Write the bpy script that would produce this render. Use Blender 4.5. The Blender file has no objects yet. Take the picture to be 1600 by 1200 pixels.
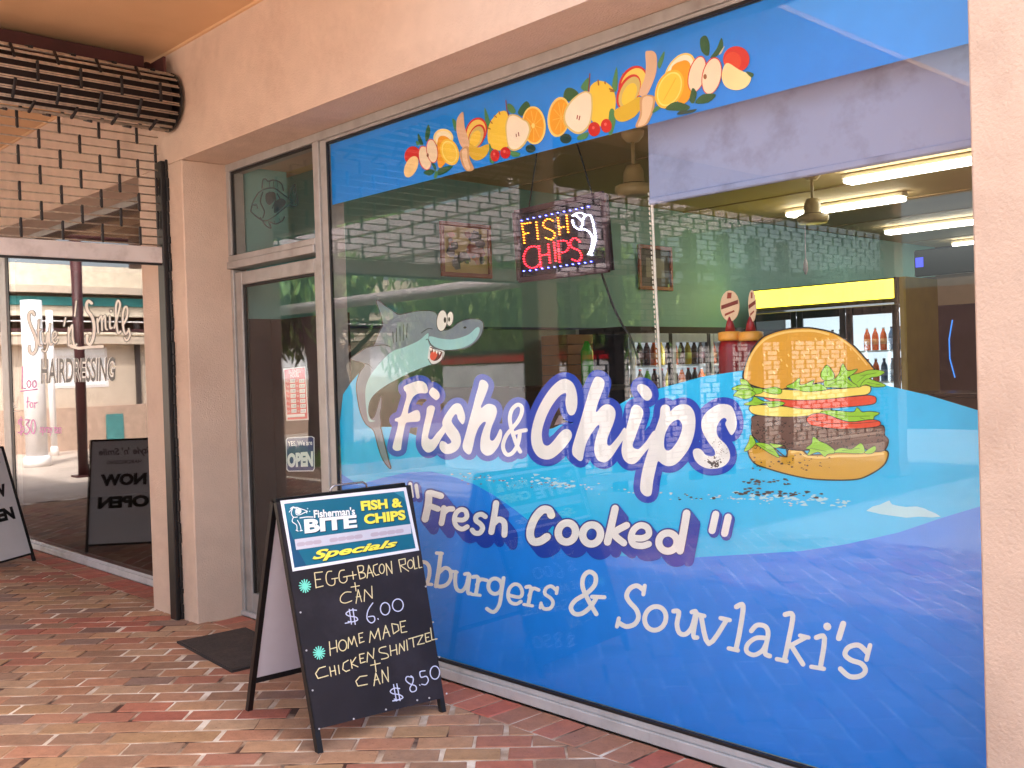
import bpy, bmesh, math, random
import numpy as np
from mathutils import Vector, Matrix
from mathutils.geometry import delaunay_2d_cdt, tessellate_polygon

random.seed(7)
sc = bpy.context.scene
col = sc.collection
rad = math.radians

# ------------------------------------------------------------------ camera
FPX, YAW, PITCH, ROLL, CH = 1564.68, 0.813258, -0.0139994, -0.0312793, 1.5
def cam_rot():
    cy, sy, cp, sp = math.cos(YAW), math.sin(YAW), math.cos(PITCH), math.sin(PITCH)
    F = np.array([-sy*cp, cy*cp, sp]); r = np.array([cy, sy, 0.0]); u = np.cross(r, F)
    c, s = math.cos(ROLL), math.sin(ROLL)
    return np.array([r*c+u*s, -r*s+u*c, F])
RC = cam_rot()
cd = bpy.data.cameras.new('camera'); cam = bpy.data.objects.new('camera', cd); col.objects.link(cam)
cd.sensor_fit = 'HORIZONTAL'; cd.sensor_width = 36; cd.lens = FPX/1600*36; cd.clip_start = 0.05; cd.clip_end = 400
M4 = Matrix.Identity(4)
for i in range(3):
    M4[i][0], M4[i][1], M4[i][2] = RC[0][i], RC[1][i], -RC[2][i]
M4[2][3] = CH
cam.matrix_world = M4
sc.camera = cam

# ------------------------------------------------------------------ sky, sun, exposure
SUN_EL, SUN_AZ = rad(52), rad(50)      # azimuth clockwise from +Y
world = bpy.data.worlds.new('World'); sc.world = world; world.use_nodes = True
nt = world.node_tree; nt.nodes.clear()
sky = nt.nodes.new('ShaderNodeTexSky'); sky.sky_type = 'NISHITA'; sky.sun_disc = False
sky.sun_elevation = SUN_EL; sky.sun_rotation = SUN_AZ
sky.air_density = 1.0; sky.dust_density = 6.0; sky.ozone_density = 1.0
hs = nt.nodes.new('ShaderNodeHueSaturation'); hs.inputs['Saturation'].default_value = 0.6
bg = nt.nodes.new('ShaderNodeBackground'); bg.inputs['Strength'].default_value = 0.15
wo = nt.nodes.new('ShaderNodeOutputWorld')
nt.links.new(sky.outputs[0], hs.inputs['Color']); nt.links.new(hs.outputs[0], bg.inputs['Color'])
nt.links.new(bg.outputs[0], wo.inputs['Surface'])
sd = bpy.data.lights.new('sun', 'SUN'); sd.energy = 2.0; sd.angle = rad(2); sd.color = (1.0, 0.97, 0.93)
sun = bpy.data.objects.new('sun', sd); col.objects.link(sun)
sv = Vector((math.sin(SUN_AZ)*math.cos(SUN_EL), math.cos(SUN_AZ)*math.cos(SUN_EL), math.sin(SUN_EL)))
sun.rotation_euler = sv.to_track_quat('Z', 'Y').to_euler()
sun.location = (6, 5, 12)
vs = sc.view_settings
vs.view_transform = 'Standard'; vs.look = 'None'; vs.gamma = 1; vs.use_curve_mapping = False
vs.exposure = 2.3
cy_ = sc.cycles
cy_.use_denoising = True; cy_.max_bounces = 8; cy_.diffuse_bounces = 4; cy_.glossy_bounces = 4
cy_.transparent_max_bounces = 16; cy_.sample_clamp_indirect = 6; cy_.caustics_reflective = False; cy_.caustics_refractive = False

# ------------------------------------------------------------------ helpers
def lin(c):
    return tuple(((v/255)/12.92 if v/255 <= 0.04045 else ((v/255+0.055)/1.055)**2.4) for v in c)
def ray(px, py):
    return np.array([(px-800)/FPX, -(py-600)/FPX, 1.0]) @ RC
O3 = np.array([0, 0, CH])
def hit(px, py, y=None, x=None, z=None):
    """the world point seen at a photo pixel on the plane y=, x= or z="""
    d = ray(px, py)
    if y is not None: t = y/d[1]
    elif x is not None: t = x/d[0]
    else: t = (z-CH)/d[2]
    return Vector(d*t+O3)

MATS = {}
def _m(name):
    m = bpy.data.materials.new(name); m.use_nodes = True
    n = m.node_tree; p = n.nodes['Principled BSDF']; return m, n, p
def paint(name, rgb, rough=0.6, var=0.12, scale=6.0, bump=0.0, bscale=80.0, metal=0.0, spec=0.5, dirt=None, dscale=1.5, damt=0.35):
    """painted or plain surface: base colour with two octaves of soft variation, dirt and fine relief"""
    if name in MATS: return MATS[name]
    m, n, p = _m(name); L = n.links
    c = lin(rgb)
    tc = n.nodes.new('ShaderNodeTexCoord')
    nz = n.nodes.new('ShaderNodeTexNoise'); nz.inputs['Scale'].default_value = scale; nz.inputs['Detail'].default_value = 6
    L.new(tc.outputs['Object'], nz.inputs['Vector'])
    rm = n.nodes.new('ShaderNodeMapRange'); rm.inputs[1].default_value = 0.3; rm.inputs[2].default_value = 0.7
    rm.inputs[3].default_value = 1-var; rm.inputs[4].default_value = 1+var
    L.new(nz.outputs[0], rm.inputs[0])
    mx = n.nodes.new('ShaderNodeVectorMath'); mx.operation = 'SCALE'; mx.inputs[0].default_value = c
    L.new(rm.outputs[0], mx.inputs['Scale'])
    out = mx.outputs[0]
    if dirt:
        n2 = n.nodes.new('ShaderNodeTexNoise'); n2.inputs['Scale'].default_value = dscale; n2.inputs['Detail'].default_value = 9; n2.inputs['Roughness'].default_value = 0.65
        L.new(tc.outputs['Object'], n2.inputs['Vector'])
        r2 = n.nodes.new('ShaderNodeMapRange'); r2.inputs[1].default_value = 0.5; r2.inputs[2].default_value = 0.72; r2.inputs[4].default_value = damt
        L.new(n2.outputs[0], r2.inputs[0])
        mm = n.nodes.new('ShaderNodeMix'); mm.data_type = 'RGBA'
        L.new(r2.outputs[0], mm.inputs[0]); L.new(out, mm.inputs[6]); mm.inputs[7].default_value = (*lin(dirt), 1)
        out = mm.outputs[2]
    L.new(out, p.inputs['Base Color'])
    p.inputs['Roughness'].default_value = rough; p.inputs['Metallic'].default_value = metal
    p.inputs['Specular IOR Level'].default_value = spec
    if bump:
        nb = n.nodes.new('ShaderNodeTexNoise'); nb.inputs['Scale'].default_value = bscale; nb.inputs['Detail'].default_value = 4
        L.new(tc.outputs['Object'], nb.inputs['Vector'])
        b = n.nodes.new('ShaderNodeBump'); b.inputs['Strength'].default_value = bump; b.inputs['Distance'].default_value = 0.004
        L.new(nb.outputs[0], b.inputs['Height']); L.new(b.outputs[0], p.inputs['Normal'])
    MATS[name] = m; return m
def emit(name, rgb, st, var=0.0):
    if name in MATS: return MATS[name]
    m, n, p = _m(name)
    p.inputs['Base Color'].default_value = (*lin(rgb), 1); p.inputs['Emission Color'].default_value = (*lin(rgb), 1)
    p.inputs['Emission Strength'].default_value = st
    if var:
        tc = n.nodes.new('ShaderNodeTexCoord'); nz = n.nodes.new('ShaderNodeTexNoise'); nz.inputs['Scale'].default_value = 2.0
        n.links.new(tc.outputs['Object'], nz.inputs['Vector'])
        r = n.nodes.new('ShaderNodeMapRange'); r.inputs[3].default_value = st*(1-var); r.inputs[4].default_value = st*(1+var)
        n.links.new(nz.outputs[0], r.inputs[0]); n.links.new(r.outputs[0], p.inputs['Emission Strength'])
    MATS[name] = m; return m
def ink(rgb, rough=0.42):
    """printed or cut vinyl: flat print with a little unevenness"""
    return paint('ink_%d_%d_%d' % tuple(rgb), rgb, rough=rough, var=0.04, scale=9.0, bump=0.05, bscale=25)
def glass(name, tint=(0.985, 0.995, 0.992), boost=1.0):
    if name in MATS: return MATS[name]
    m = bpy.data.materials.new(name); m.use_nodes = True; n = m.node_tree; n.nodes.clear(); L = n.links
    out = n.nodes.new('ShaderNodeOutputMaterial'); mix = n.nodes.new('ShaderNodeMixShader')
    tr = n.nodes.new('ShaderNodeBsdfTransparent'); tr.inputs[0].default_value = (*tint, 1)
    gl = n.nodes.new('ShaderNodeBsdfGlossy'); gl.inputs['Roughness'].default_value = 0.0; gl.inputs['Color'].default_value = (1, 1, 1, 1)
    ge = n.nodes.new('ShaderNodeNewGeometry')
    dt = n.nodes.new('ShaderNodeVectorMath'); dt.operation = 'DOT_PRODUCT'
    L.new(ge.outputs['Normal'], dt.inputs[0]); L.new(ge.outputs['Incoming'], dt.inputs[1])
    ab = n.nodes.new('ShaderNodeMath'); ab.operation = 'ABSOLUTE'; L.new(dt.outputs['Value'], ab.inputs[0])
    su = n.nodes.new('ShaderNodeMath'); su.operation = 'SUBTRACT'; su.inputs[0].default_value = 1; L.new(ab.outputs[0], su.inputs[1])
    pw = n.nodes.new('ShaderNodeMath'); pw.operation = 'POWER'; pw.inputs[1].default_value = 5; L.new(su.outputs[0], pw.inputs[0])
    ml = n.nodes.new('ShaderNodeMath'); ml.operation = 'MULTIPLY_ADD'; ml.inputs[1].default_value = 0.95*boost; ml.inputs[2].default_value = 0.04*boost
    L.new(pw.outputs[0], ml.inputs[0])
    # slow waviness of the pane
    tc = n.nodes.new('ShaderNodeTexCoord'); nz = n.nodes.new('ShaderNodeTexNoise'); nz.inputs['Scale'].default_value = 1.3; nz.inputs['Detail'].default_value = 1
    L.new(tc.outputs['Object'], nz.inputs['Vector'])
    b = n.nodes.new('ShaderNodeBump'); b.inputs['Strength'].default_value = 0.06; b.inputs['Distance'].default_value = 0.01
    L.new(nz.outputs[0], b.inputs['Height']); L.new(b.outputs[0], gl.inputs['Normal'])
    L.new(ml.outputs[0], mix.inputs[0]); L.new(tr.outputs[0], mix.inputs[1]); L.new(gl.outputs[0], mix.inputs[2])
    L.new(mix.outputs[0], out.inputs['Surface'])
    MATS[name] = m; return m

def thing(name, label, cat, loc=(0, 0, 0), rz=0, group=None):
    o = bpy.data.objects.new(name, None); col.objects.link(o); o.empty_display_size = 0.1
    o.location = loc; o.rotation_euler = (0, 0, rz); o['label'] = label; o['category'] = cat
    if group: o['group'] = group
    return o
def tag(o, label, cat, group=None):
    o['label'] = label; o['category'] = cat
    if group: o['group'] = group
    return o
class MB:
    """collects world-space shapes; build() links them as ONE mesh object"""
    def __init__(s): s.v = []; s.f = []; s.m = []; s.mats = []
    def mi(s, m):
        if m not in s.mats: s.mats.append(m)
        return s.mats.index(m)
    def add(s, vs_, fs, m):
        b = len(s.v); s.v += [tuple(v) for v in vs_]; i = s.mi(m)
        for f in fs: s.f.append(tuple(b+k for k in f)); s.m.append(i)
    def box(s, a, b, m, bev=0.0, R=None, piv=None):
        x0, y0, z0 = [min(p, q) for p, q in zip(a, b)]; x1, y1, z1 = [max(p, q) for p, q in zip(a, b)]
        e = min(bev, (x1-x0)*.45, (y1-y0)*.45, (z1-z0)*.45)
        if e <= 0:
            vs_ = [(x, y, z) for z in (z0, z1) for x, y in ((x0, y0), (x1, y0), (x1, y1), (x0, y1))]
            fs = [(3, 2, 1, 0), (4, 5, 6, 7), (0, 1, 5, 4), (1, 2, 6, 5), (2, 3, 7, 6), (3, 0, 4, 7)]
        else:
            bm = bmesh.new(); bmesh.ops.create_cube(bm, size=1)
            for v in bm.verts: v.co = Vector(((x0+x1)/2+v.co.x*(x1-x0), (y0+y1)/2+v.co.y*(y1-y0), (z0+z1)/2+v.co.z*(z1-z0)))
            bmesh.ops.bevel(bm, geom=list(bm.edges), offset=e, segments=1, affect='EDGES')
            bm.verts.index_update(); vs_ = [tuple(v.co) for v in bm.verts]; fs = [tuple(v.index for v in f.verts) for f in bm.faces]; bm.free()
        if R is not None:
            pv = Vector(piv or (0, 0, 0)); vs_ = [tuple(R @ (Vector(v)-pv)+pv) for v in vs_]
        s.add(vs_, fs, m)
    def tube(s, pts, r, m, n=8, caps=True):
        pts = [Vector(p) for p in pts]; rs = r if isinstance(r, (list, tuple)) else [r]*len(pts)
        vs_ = []; fs = []; up = None
        for i, p in enumerate(pts):
            d = (pts[min(i+1, len(pts)-1)]-pts[max(i-1, 0)]).normalized()
            if up is None: up = d.orthogonal().normalized()
            else:
                up = (up-d*up.dot(d))
                up = up.normalized() if up.length > 1e-5 else d.orthogonal().normalized()
            q = d.cross(up)
            for k in range(n):
                a = 2*math.pi*k/n; vs_.append(p+(up*math.cos(a)+q*math.sin(a))*rs[i])
        for i in range(len(pts)-1):
            for k in range(n):
                fs.append((i*n+k, i*n+(k+1) % n, (i+1)*n+(k+1) % n, (i+1)*n+k))
        if caps: fs.append(tuple(reversed(range(n)))); fs.append(tuple((len(pts)-1)*n+k for k in range(n)))
        s.add(vs_, fs, m)
    def lathe(s, c, prof, m, n=20, axis='z'):
        vs_ = []; fs = []
        for r, h in prof:
            for k in range(n):
                a = 2*math.pi*k/n; u, w = r*math.cos(a), r*math.sin(a)
                p = (u, w, h) if axis == 'z' else ((u, h, w) if axis == 'y' else (h, u, w))
                vs_.append((c[0]+p[0], c[1]+p[1], c[2]+p[2]))
        for i in range(len(prof)-1):
            for k in range(n): fs.append((i*n+k, i*n+(k+1) % n, (i+1)*n+(k+1) % n, (i+1)*n+k))
        fs.append(tuple(reversed(range(n)))); fs.append(tuple((len(prof)-1)*n+k for k in range(n)))
        s.add(vs_, fs, m)
    def mesh(s, name, smooth=False, origin=(0, 0, 0)):
        me = bpy.data.meshes.new(name); ox, oy, oz = origin
        me.from_pydata([(x-ox, y-oy, z-oz) for x, y, z in s.v], [], s.f)
        for m in s.mats: me.materials.append(m)
        me.polygons.foreach_set('material_index', s.m)
        if smooth: me.polygons.foreach_set('use_smooth', [True]*len(me.polygons))
        me.update(); return me
    def build(s, name, parent=None, smooth=False, label=None, kind=None, origin=None):
        """vertices are given in world space; a parent Empty's own location and turn are undone"""
        mw = Matrix.Identity(4)
        if parent is not None:
            mw = world_of(parent)
        if origin is None:
            P = np.array(s.v); origin = P.mean(0) if len(P) else (0, 0, 0)
            origin = tuple(float(q) for q in origin)
        me = s.mesh(name, smooth, origin)
        o = bpy.data.objects.new(name, me); col.objects.link(o)
        if parent is not None: o.parent = parent
        o.matrix_local = mw.inverted() @ Matrix.Translation(origin)
        if label: o['label'] = label
        if kind: o['kind'] = kind
        return o
def world_of(o):
    m = o.matrix_basis.copy(); p = o.parent
    while p is not None: m = p.matrix_basis @ m; p = p.parent
    return m
def one(name, parent, fn, label=None, smooth=False, kind=None):
    b = MB(); fn(b); return b.build(name, parent, smooth, label, kind)
def bx(name, parent, a, b, m, bev=0.0, label=None, kind=None):
    q = MB(); q.box(a, b, m, bev); return q.build(name, parent, False, label, kind)

# ---- flat artwork (vinyl, print, chalk): polygons and strokes traced on a real plane, each layer a hair nearer
def smooth_pts(pts, closed=True, n=5):
    P = [np.array(p, float) for p in pts]; N = len(P); out = []
    rng = range(N) if closed else range(N-1)
    for i in rng:
        p0 = P[(i-1) % N] if closed else P[max(i-1, 0)]; p1 = P[i]; p2 = P[(i+1) % N]
        p3 = P[(i+2) % N] if closed else P[min(i+2, N-1)]
        for k in range(n):
            t = k/n
            out.append(tuple(0.5*((2*p1)+(-p0+p2)*t+(2*p0-5*p1+4*p2-p3)*t*t+(-p0+3*p1-3*p2+p3)*t**3)))
    if not closed: out.append(tuple(P[-1]))
    return out
def capsule(a, b, r, n=5, r2=None):
    a = np.array(a); b = np.array(b); d = b-a; L = np.hypot(*d); r2 = r if r2 is None else r2
    th = math.atan2(d[1], d[0]) if L > 1e-9 else 0.0; o = []
    for k in range(n+1): t = th-math.pi/2+math.pi*k/n; o.append((b[0]+r2*math.cos(t), b[1]+r2*math.sin(t)))
    for k in range(n+1): t = th+math.pi/2+math.pi*k/n; o.append((a[0]+r*math.cos(t), a[1]+r*math.sin(t)))
    return o
def union2d(polys):
    vs_ = []; fs = []
    for p in polys:
        ar = sum(p[i][0]*p[(i+1) % len(p)][1]-p[(i+1) % len(p)][0]*p[i][1] for i in range(len(p)))
        if abs(ar) < 1e-6: continue
        if ar < 0: p = p[::-1]
        b = len(vs_); vs_ += [Vector((float(q[0]), float(q[1]))) for q in p]; fs.append(list(range(b, b+len(p))))
    if not fs: return [], []
    v, e, f, ov, oe, of = delaunay_2d_cdt(vs_, [], fs, 0, 1e-5)
    return [tuple(q) for q in v], [t for t, o in zip(f, of) if o]
def wall_map(y, sgn=-1):
    def g(px, py, d): q = hit(px, py, y=y); return (q.x, y+sgn*d, q.z)
    return g
def plane_map(p0, nrm):
    p0 = np.array(p0, float); nrm = np.array(nrm, float); nrm /= np.linalg.norm(nrm)
    def g(px, py, d):
        r = ray(px, py); t = ((p0-O3)@nrm)/(r@nrm); q = r*t+O3+nrm*d; return tuple(q)
    return g
class Art:
    def __init__(s, mp, ox=0, oy=0, k=1.0, base=0.0, step=0.00008):
        s.mp = mp; s.o = (ox, oy, k); s.d = base; s.st = step; s.b = MB()
    def at(s, ox, oy, k): s.o = (ox, oy, k); return s
    def T(s, p): return (s.o[0]+p[0]/s.o[2], s.o[1]+p[1]/s.o[2])
    def fill(s, polys, mat):
        v, f = union2d(polys)
        s.b.add([s.mp(x, y, s.d) for x, y in v], f, mat if not isinstance(mat, tuple) else ink(mat)); s.d += s.st
    def poly(s, pts, mat, sm=True, n=5):
        P = [s.T(p) for p in pts]
        s.fill([smooth_pts(P, True, n) if sm else P], mat)
    def polys(s, L, mat, sm=True, grow=0.0, shift=None, n=5):
        ps = []
        for pts in L:
            P = [s.T(p) for p in pts]; P = smooth_pts(P, True, n) if sm else P
            if shift: P = [(x+shift[0], y+shift[1]) for x, y in P]
            ps.append(P)
            if grow: ps += [capsule(P[i], P[(i+1) % len(P)], grow) for i in range(len(P))]
        s.fill(ps, mat)
    def strokes(s, L, w, mat, sm=True, grow=0.0, ext=None, n=5, smin=2):
        """L: centre lines; w: width in the zoom's own pixels"""
        ps = []
        for it in L:
            pts, ww = (it if isinstance(it, tuple) and len(it) == 2 and isinstance(it[1], (int, float)) and isinstance(it[0], list) else (it, w))
            P = [s.T(p) for p in pts]
            if sm and len(P) > smin: P = smooth_pts(P, False, n)
            r = ww/s.o[2]/2+grow
            for i in range(len(P)-1):
                if ext is None: ps.append(capsule(P[i], P[i+1], r))
                else:
                    for sx, sy in ext: ps.append(capsule((P[i][0]+sx, P[i][1]+sy), (P[i+1][0]+sx, P[i+1][1]+sy), r))
        s.fill(ps, mat)
    def ell(s, c, rx, ry, mat, rot=0, n=28, a0=0, a1=360):
        c0 = s.T(c); k = s.o[2]; P = []; R_ = rad(rot)
        m = n if a1-a0 >= 360 else n+1
        for i in range(m):
            a = rad(a0+(a1-a0)*i/n); x, y = rx/k*math.cos(a), ry/k*math.sin(a)
            P.append((c0[0]+x*math.cos(R_)-y*math.sin(R_), c0[1]+x*math.sin(R_)+y*math.cos(R_)))
        s.fill([P], mat)
    def outline(s, pts, w, mat, sm=True, n=5):
        P = [s.T(p) for p in pts]; P = smooth_pts(P, True, n) if sm else P; r = w/s.o[2]/2
        s.fill([capsule(P[i], P[(i+1) % len(P)], r) for i in range(len(P))], mat)
    def build(s, name, parent=None, label=None, kind=None): return s.b.build(name, parent, False, label, kind)

def glyphs(txt, bold=0.0, shear=0.0, space=1.0):
    cu = bpy.data.curves.new('t', 'FONT'); cu.body = txt; cu.size = 1; cu.offset = bold; cu.shear = shear
    cu.space_character = space; cu.resolution_u = 4
    o = bpy.data.objects.new('t', cu); col.objects.link(o)
    bpy.context.view_layer.update()
    me = bpy.data.meshes.new_from_object(o.evaluated_get(bpy.context.evaluated_depsgraph_get()))
    v = [tuple(q.co) for q in me.vertices]; f = [tuple(p.vertices) for p in me.polygons]
    bpy.data.objects.remove(o); bpy.data.curves.remove(cu); bpy.data.meshes.remove(me)
    xs = [q[0] for q in v]; ys = [q[1] for q in v]
    x0, x1, y0, y1 = min(xs), max(xs), min(ys), max(ys)
    return [((q[0]-x0)/(x1-x0), (q[1]-y0)/(y1-y0)) for q in v], f
def art_text(A, txt, quad, mat, bold=0.0, shear=0.0, space=1.0):
    """type set into a quad given as pixel corners TL, TR, BR, BL"""
    uv, f = glyphs(txt, bold, shear, space)
    TL, TR, BR, BL = [np.array(A.T(q)) for q in quad]
    P = []
    for u, v in uv:
        q = (BL*(1-u)+BR*u)*(1-v)+(TL*(1-u)+TR*u)*v; P.append(A.mp(q[0], q[1], A.d))
    A.b.add(P, f, mat if not isinstance(mat, tuple) else ink(mat)); A.d += A.st
def mesh_text(b, txt, org, ux, uz, w, h, mat, bold=0.0, shear=0.0, space=1.0):
    """type on a plane: org = lower left, ux/uz unit directions, w/h size"""
    uv, f = glyphs(txt, bold, shear, space); org, ux, uz = Vector(org), Vector(ux), Vector(uz)
    b.add([org+ux*(u*w)+uz*(v*h) for u, v in uv], f, mat)
# ================================================================== materials
WALL = paint('render_peach', (205, 181, 163), rough=0.85, var=0.06, scale=7, bump=0.9, bscale=110, dirt=(160, 130, 112), dscale=1.7, damt=0.5)
CEIL = paint('ceiling_peach', (208, 168, 128), rough=0.8, var=0.05, scale=2, bump=0.25, bscale=120, dirt=(176, 132, 94), dscale=1.2, damt=0.25)
ALU = paint('aluminium_frame', (168, 166, 164), rough=0.42, var=0.08, scale=14, metal=0.25, bump=0.06, bscale=200, dirt=(110, 98, 84), dscale=5, damt=0.4)
ALU2 = paint('aluminium_sill', (196, 196, 198), rough=0.5, var=0.08, scale=9, metal=0.2, bump=0.1, bscale=150, dirt=(140, 130, 118), dscale=4, damt=0.5)
BLACK = paint('black_rubber', (16, 15, 17), rough=0.5, var=0.2)
BLKP = paint('black_painted_steel', (15, 13, 16), rough=0.42, var=0.25, scale=20, dirt=(44, 38, 38), dscale=9, damt=0.25)
MAROON = paint('maroon_paint', (70, 30, 30), rough=0.55, var=0.2, dirt=(30, 12, 12), dscale=4, damt=0.6)
STEEL = paint('galvanised_rod', (214, 200, 184), rough=0.35, var=0.2, scale=30, metal=0.55)
LINKM = paint('grille_link', (30, 24, 26), rough=0.5, var=0.3, scale=40)
GREYW = paint('pale_grey_bar', (206, 198, 196), rough=0.55, var=0.05, dirt=(110, 84, 70), dscale=4, damt=0.45)
GL = glass('window_glass', boost=0.82)
GLD = glass('door_glass', tint=(0.93, 0.96, 0.96), boost=0.95)
GLB = glass('salon_glass', tint=(0.7, 0.68, 0.68), boost=1.3)

# ================================================================== ground and brick paving
def brick_mat():
    m, n, p = _m('paving_brick'); L = n.links
    at = n.nodes.new('ShaderNodeAttribute'); at.attribute_name = 'tint'
    oi = n.nodes.new('ShaderNodeObjectInfo'); tc = n.nodes.new('ShaderNodeTexCoord'); ge = n.nodes.new('ShaderNodeNewGeometry')
    nz = n.nodes.new('ShaderNodeTexNoise'); nz.inputs['Scale'].default_value = 14; nz.inputs['Detail'].default_value = 8; nz.inputs['Roughness'].default_value = 0.7
    L.new(ge.outputs['Position'], nz.inputs['Vector'])
    rm = n.nodes.new('ShaderNodeMapRange'); rm.inputs[1].default_value = 0.25; rm.inputs[2].default_value = 0.75; rm.inputs[3].default_value = 0.64; rm.inputs[4].default_value = 1.08
    L.new(nz.outputs[0], rm.inputs[0])
    sc1 = n.nodes.new('ShaderNodeVectorMath'); sc1.operation = 'SCALE'; L.new(at.outputs['Color'], sc1.inputs[0]); L.new(rm.outputs[0], sc1.inputs['Scale'])
    # dusty patches and dark foot-wear spots
    n2 = n.nodes.new('ShaderNodeTexNoise'); n2.inputs['Scale'].default_value = 2.3; n2.inputs['Detail'].default_value = 5; L.new(ge.outputs['Position'], n2.inputs['Vector'])
    r2 = n.nodes.new('ShaderNodeMapRange'); r2.inputs[1].default_value = 0.5; r2.inputs[2].default_value = 0.75; r2.inputs[4].default_value = 0.18; L.new(n2.outputs[0], r2.inputs[0])
    mx = n.nodes.new('ShaderNodeMix'); mx.data_type = 'RGBA'; L.new(r2.outputs[0], mx.inputs[0]); L.new(sc1.outputs[0], mx.inputs[6]); mx.inputs[7].default_value = (*lin((170, 142, 122)), 1)
    n3 = n.nodes.new('ShaderNodeTexNoise'); n3.inputs['Scale'].default_value = 60; n3.inputs['Detail'].default_value = 3; L.new(ge.outputs['Position'], n3.inputs['Vector'])
    r3 = n.nodes.new('ShaderNodeMapRange'); r3.inputs[1].default_value = 0.66; r3.inputs[2].default_value = 0.74; r3.inputs[4].default_value = 0.6; L.new(n3.outputs[0], r3.inputs[0])
    m2 = n.nodes.new('ShaderNodeMix'); m2.data_type = 'RGBA'; L.new(r3.outputs[0], m2.inputs[0]); L.new(mx.outputs[2], m2.inputs[6]); m2.inputs[7].default_value = (*lin((84, 52, 40)), 1)
    L.new(m2.outputs[2], p.inputs['Base Color']); p.inputs['Roughness'].default_value = 0.8
    b = n.nodes.new('ShaderNodeBump'); b.inputs['Strength'].default_value = 0.5; b.inputs['Distance'].default_value = 0.004; L.new(n3.outputs[0], b.inputs['Height'])
    b2 = n.nodes.new('ShaderNodeBump'); b2.inputs['Strength'].default_value = 0.4; b2.inputs['Distance'].default_value = 0.01; L.new(nz.outputs[0], b2.inputs['Height']); L.new(b.outputs[0], b2.inputs['Normal'])
    L.new(b2.outputs[0], p.inputs['Normal'])
    return m
BRK = brick_mat()
def mortar_mat():
    m, n, p = _m('sand_and_mortar'); L = n.links
    ge = n.nodes.new('ShaderNodeNewGeometry')
    nz = n.nodes.new('ShaderNodeTexNoise'); nz.inputs['Scale'].default_value = 3.2; nz.inputs['Detail'].default_value = 8; L.new(ge.outputs['Position'], nz.inputs['Vector'])
    cr = n.nodes.new('ShaderNodeValToRGB'); cr.color_ramp.elements[0].position = 0.38; cr.color_ramp.elements[0].color = (*lin((74, 46, 36)), 1)
    cr.color_ramp.elements[1].position = 0.6; cr.color_ramp.elements[1].color = (*lin((232, 220, 206)), 1)
    e = cr.color_ramp.elements.new(0.47); e.color = (*lin((176, 150, 128)), 1)
    L.new(nz.outputs[0], cr.inputs[0]); L.new(cr.outputs[0], p.inputs['Base Color']); p.inputs['Roughness'].default_value = 0.95
    n2 = n.nodes.new('ShaderNodeTexNoise'); n2.inputs['Scale'].default_value = 220; L.new(ge.outputs['Position'], n2.inputs['Vector'])
    b = n.nodes.new('ShaderNodeBump'); b.inputs['Strength'].default_value = 0.8; b.inputs['Distance'].default_value = 0.004; L.new(n2.outputs[0], b.inputs['Height']); L.new(b.outputs[0], p.inputs['Normal'])
    return m
MORT = mortar_mat()
COURT = paint('courtyard_paving', (190, 174, 160), rough=0.9, var=0.15, scale=1.5, bump=0.4, bscale=40, dirt=(140, 118, 104), dscale=3, damt=0.5)
g = MB(); g.add([(-120, -120, -0.05), (120, -120, -0.05), (120, 120, -0.05), (-120, 120, -0.05)], [(0, 1, 2, 3)], COURT)
g.build('ground', kind='structure', origin=(0, 0, 0))
pv = MB(); N = 90
# the jointing sand: a gently uneven sheet under the bricks
vs_ = []; fs = []
X0, X1, Y0, Y1 = -13.5, 1.5, -1.6, 3.06
for j in range(46):
    for i in range(76):
        x = X0+(X1-X0)*i/75; y = Y0+(Y1-Y0)*j/45
        vs_.append((x, y, -0.0030+0.0015*math.sin(x*2.1+y)*math.sin(y*2.7-x)))
for j in range(45):
    for i in range(75): a = j*76+i; fs.append((a, a+1, a+77, a+76))
pv.add(vs_, fs, MORT)
paving = pv.build('paving', kind='structure', origin=(0, 0, 0))

PAL = [(184, 140, 108), (176, 128, 98), (190, 146, 112), (168, 124, 98), (182, 134, 106), (164, 128, 104), (178, 138, 102), (188, 152, 122), (156, 118, 94), (172, 112, 90), (146, 116, 102), (184, 130, 102)]
REDS = [(180, 108, 86), (170, 100, 82), (184, 116, 92)]
DARK = [(128, 96, 84), (140, 108, 94)]
BORD = [(186, 112, 92), (196, 118, 96), (178, 124, 98), (188, 104, 86), (172, 118, 96)]
def brick_shape(w, l, seed, clip=None):
    """a worn paver: slab with a rounded, slightly irregular top; returns verts, faces (12-20 tris)"""
    r = random.Random(seed); j = lambda a: (r.random()-.5)*a
    P = [(-l/2, -w/2), (l/2, -w/2), (l/2, w/2), (-l/2, w/2)]
    P = [(x+j(.008), y+j(.007)) for x, y in P]
    tz = [j(.003) for _ in P]; v = [(x, y, -0.022) for x, y in P]+[(x, y, -0.0045) for x, y in P]
    v += [(x-math.copysign(.0045, x), y-math.copysign(.0045, y), tz[k]) for k, (x, y) in enumerate(P)]
    f = [(8, 9, 10, 11)]+[(k, (k+1) % 4, 4+(k+1) % 4, 4+k) for k in range(4)]+[(4+k, 4+(k+1) % 4, 8+(k+1) % 4, 8+k) for k in range(4)]
    return v, f
VAR = {}
def brick_mesh(kind, pal_i, shape):
    key = (kind, pal_i, shape)
    if key in VAR: return VAR[key]
    l, w = (0.2275, 0.1165) if kind == 'f' else (0.118, 0.205)
    v, f = brick_shape(w, l, shape*17+3); me = bpy.data.meshes.new('brick'); me.from_pydata(v, [], f); me.materials.append(BRK)
    a = me.color_attributes.new('tint', 'FLOAT_COLOR', 'CORNER'); c = lin(COLS[kind][pal_i])
    for d in a.data: d.color = (*c, 1)
    me.update(); VAR[key] = me; return me
COLS = {'f': PAL+REDS+DARK, 'b': BORD}
rb = random.Random(11)
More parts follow.
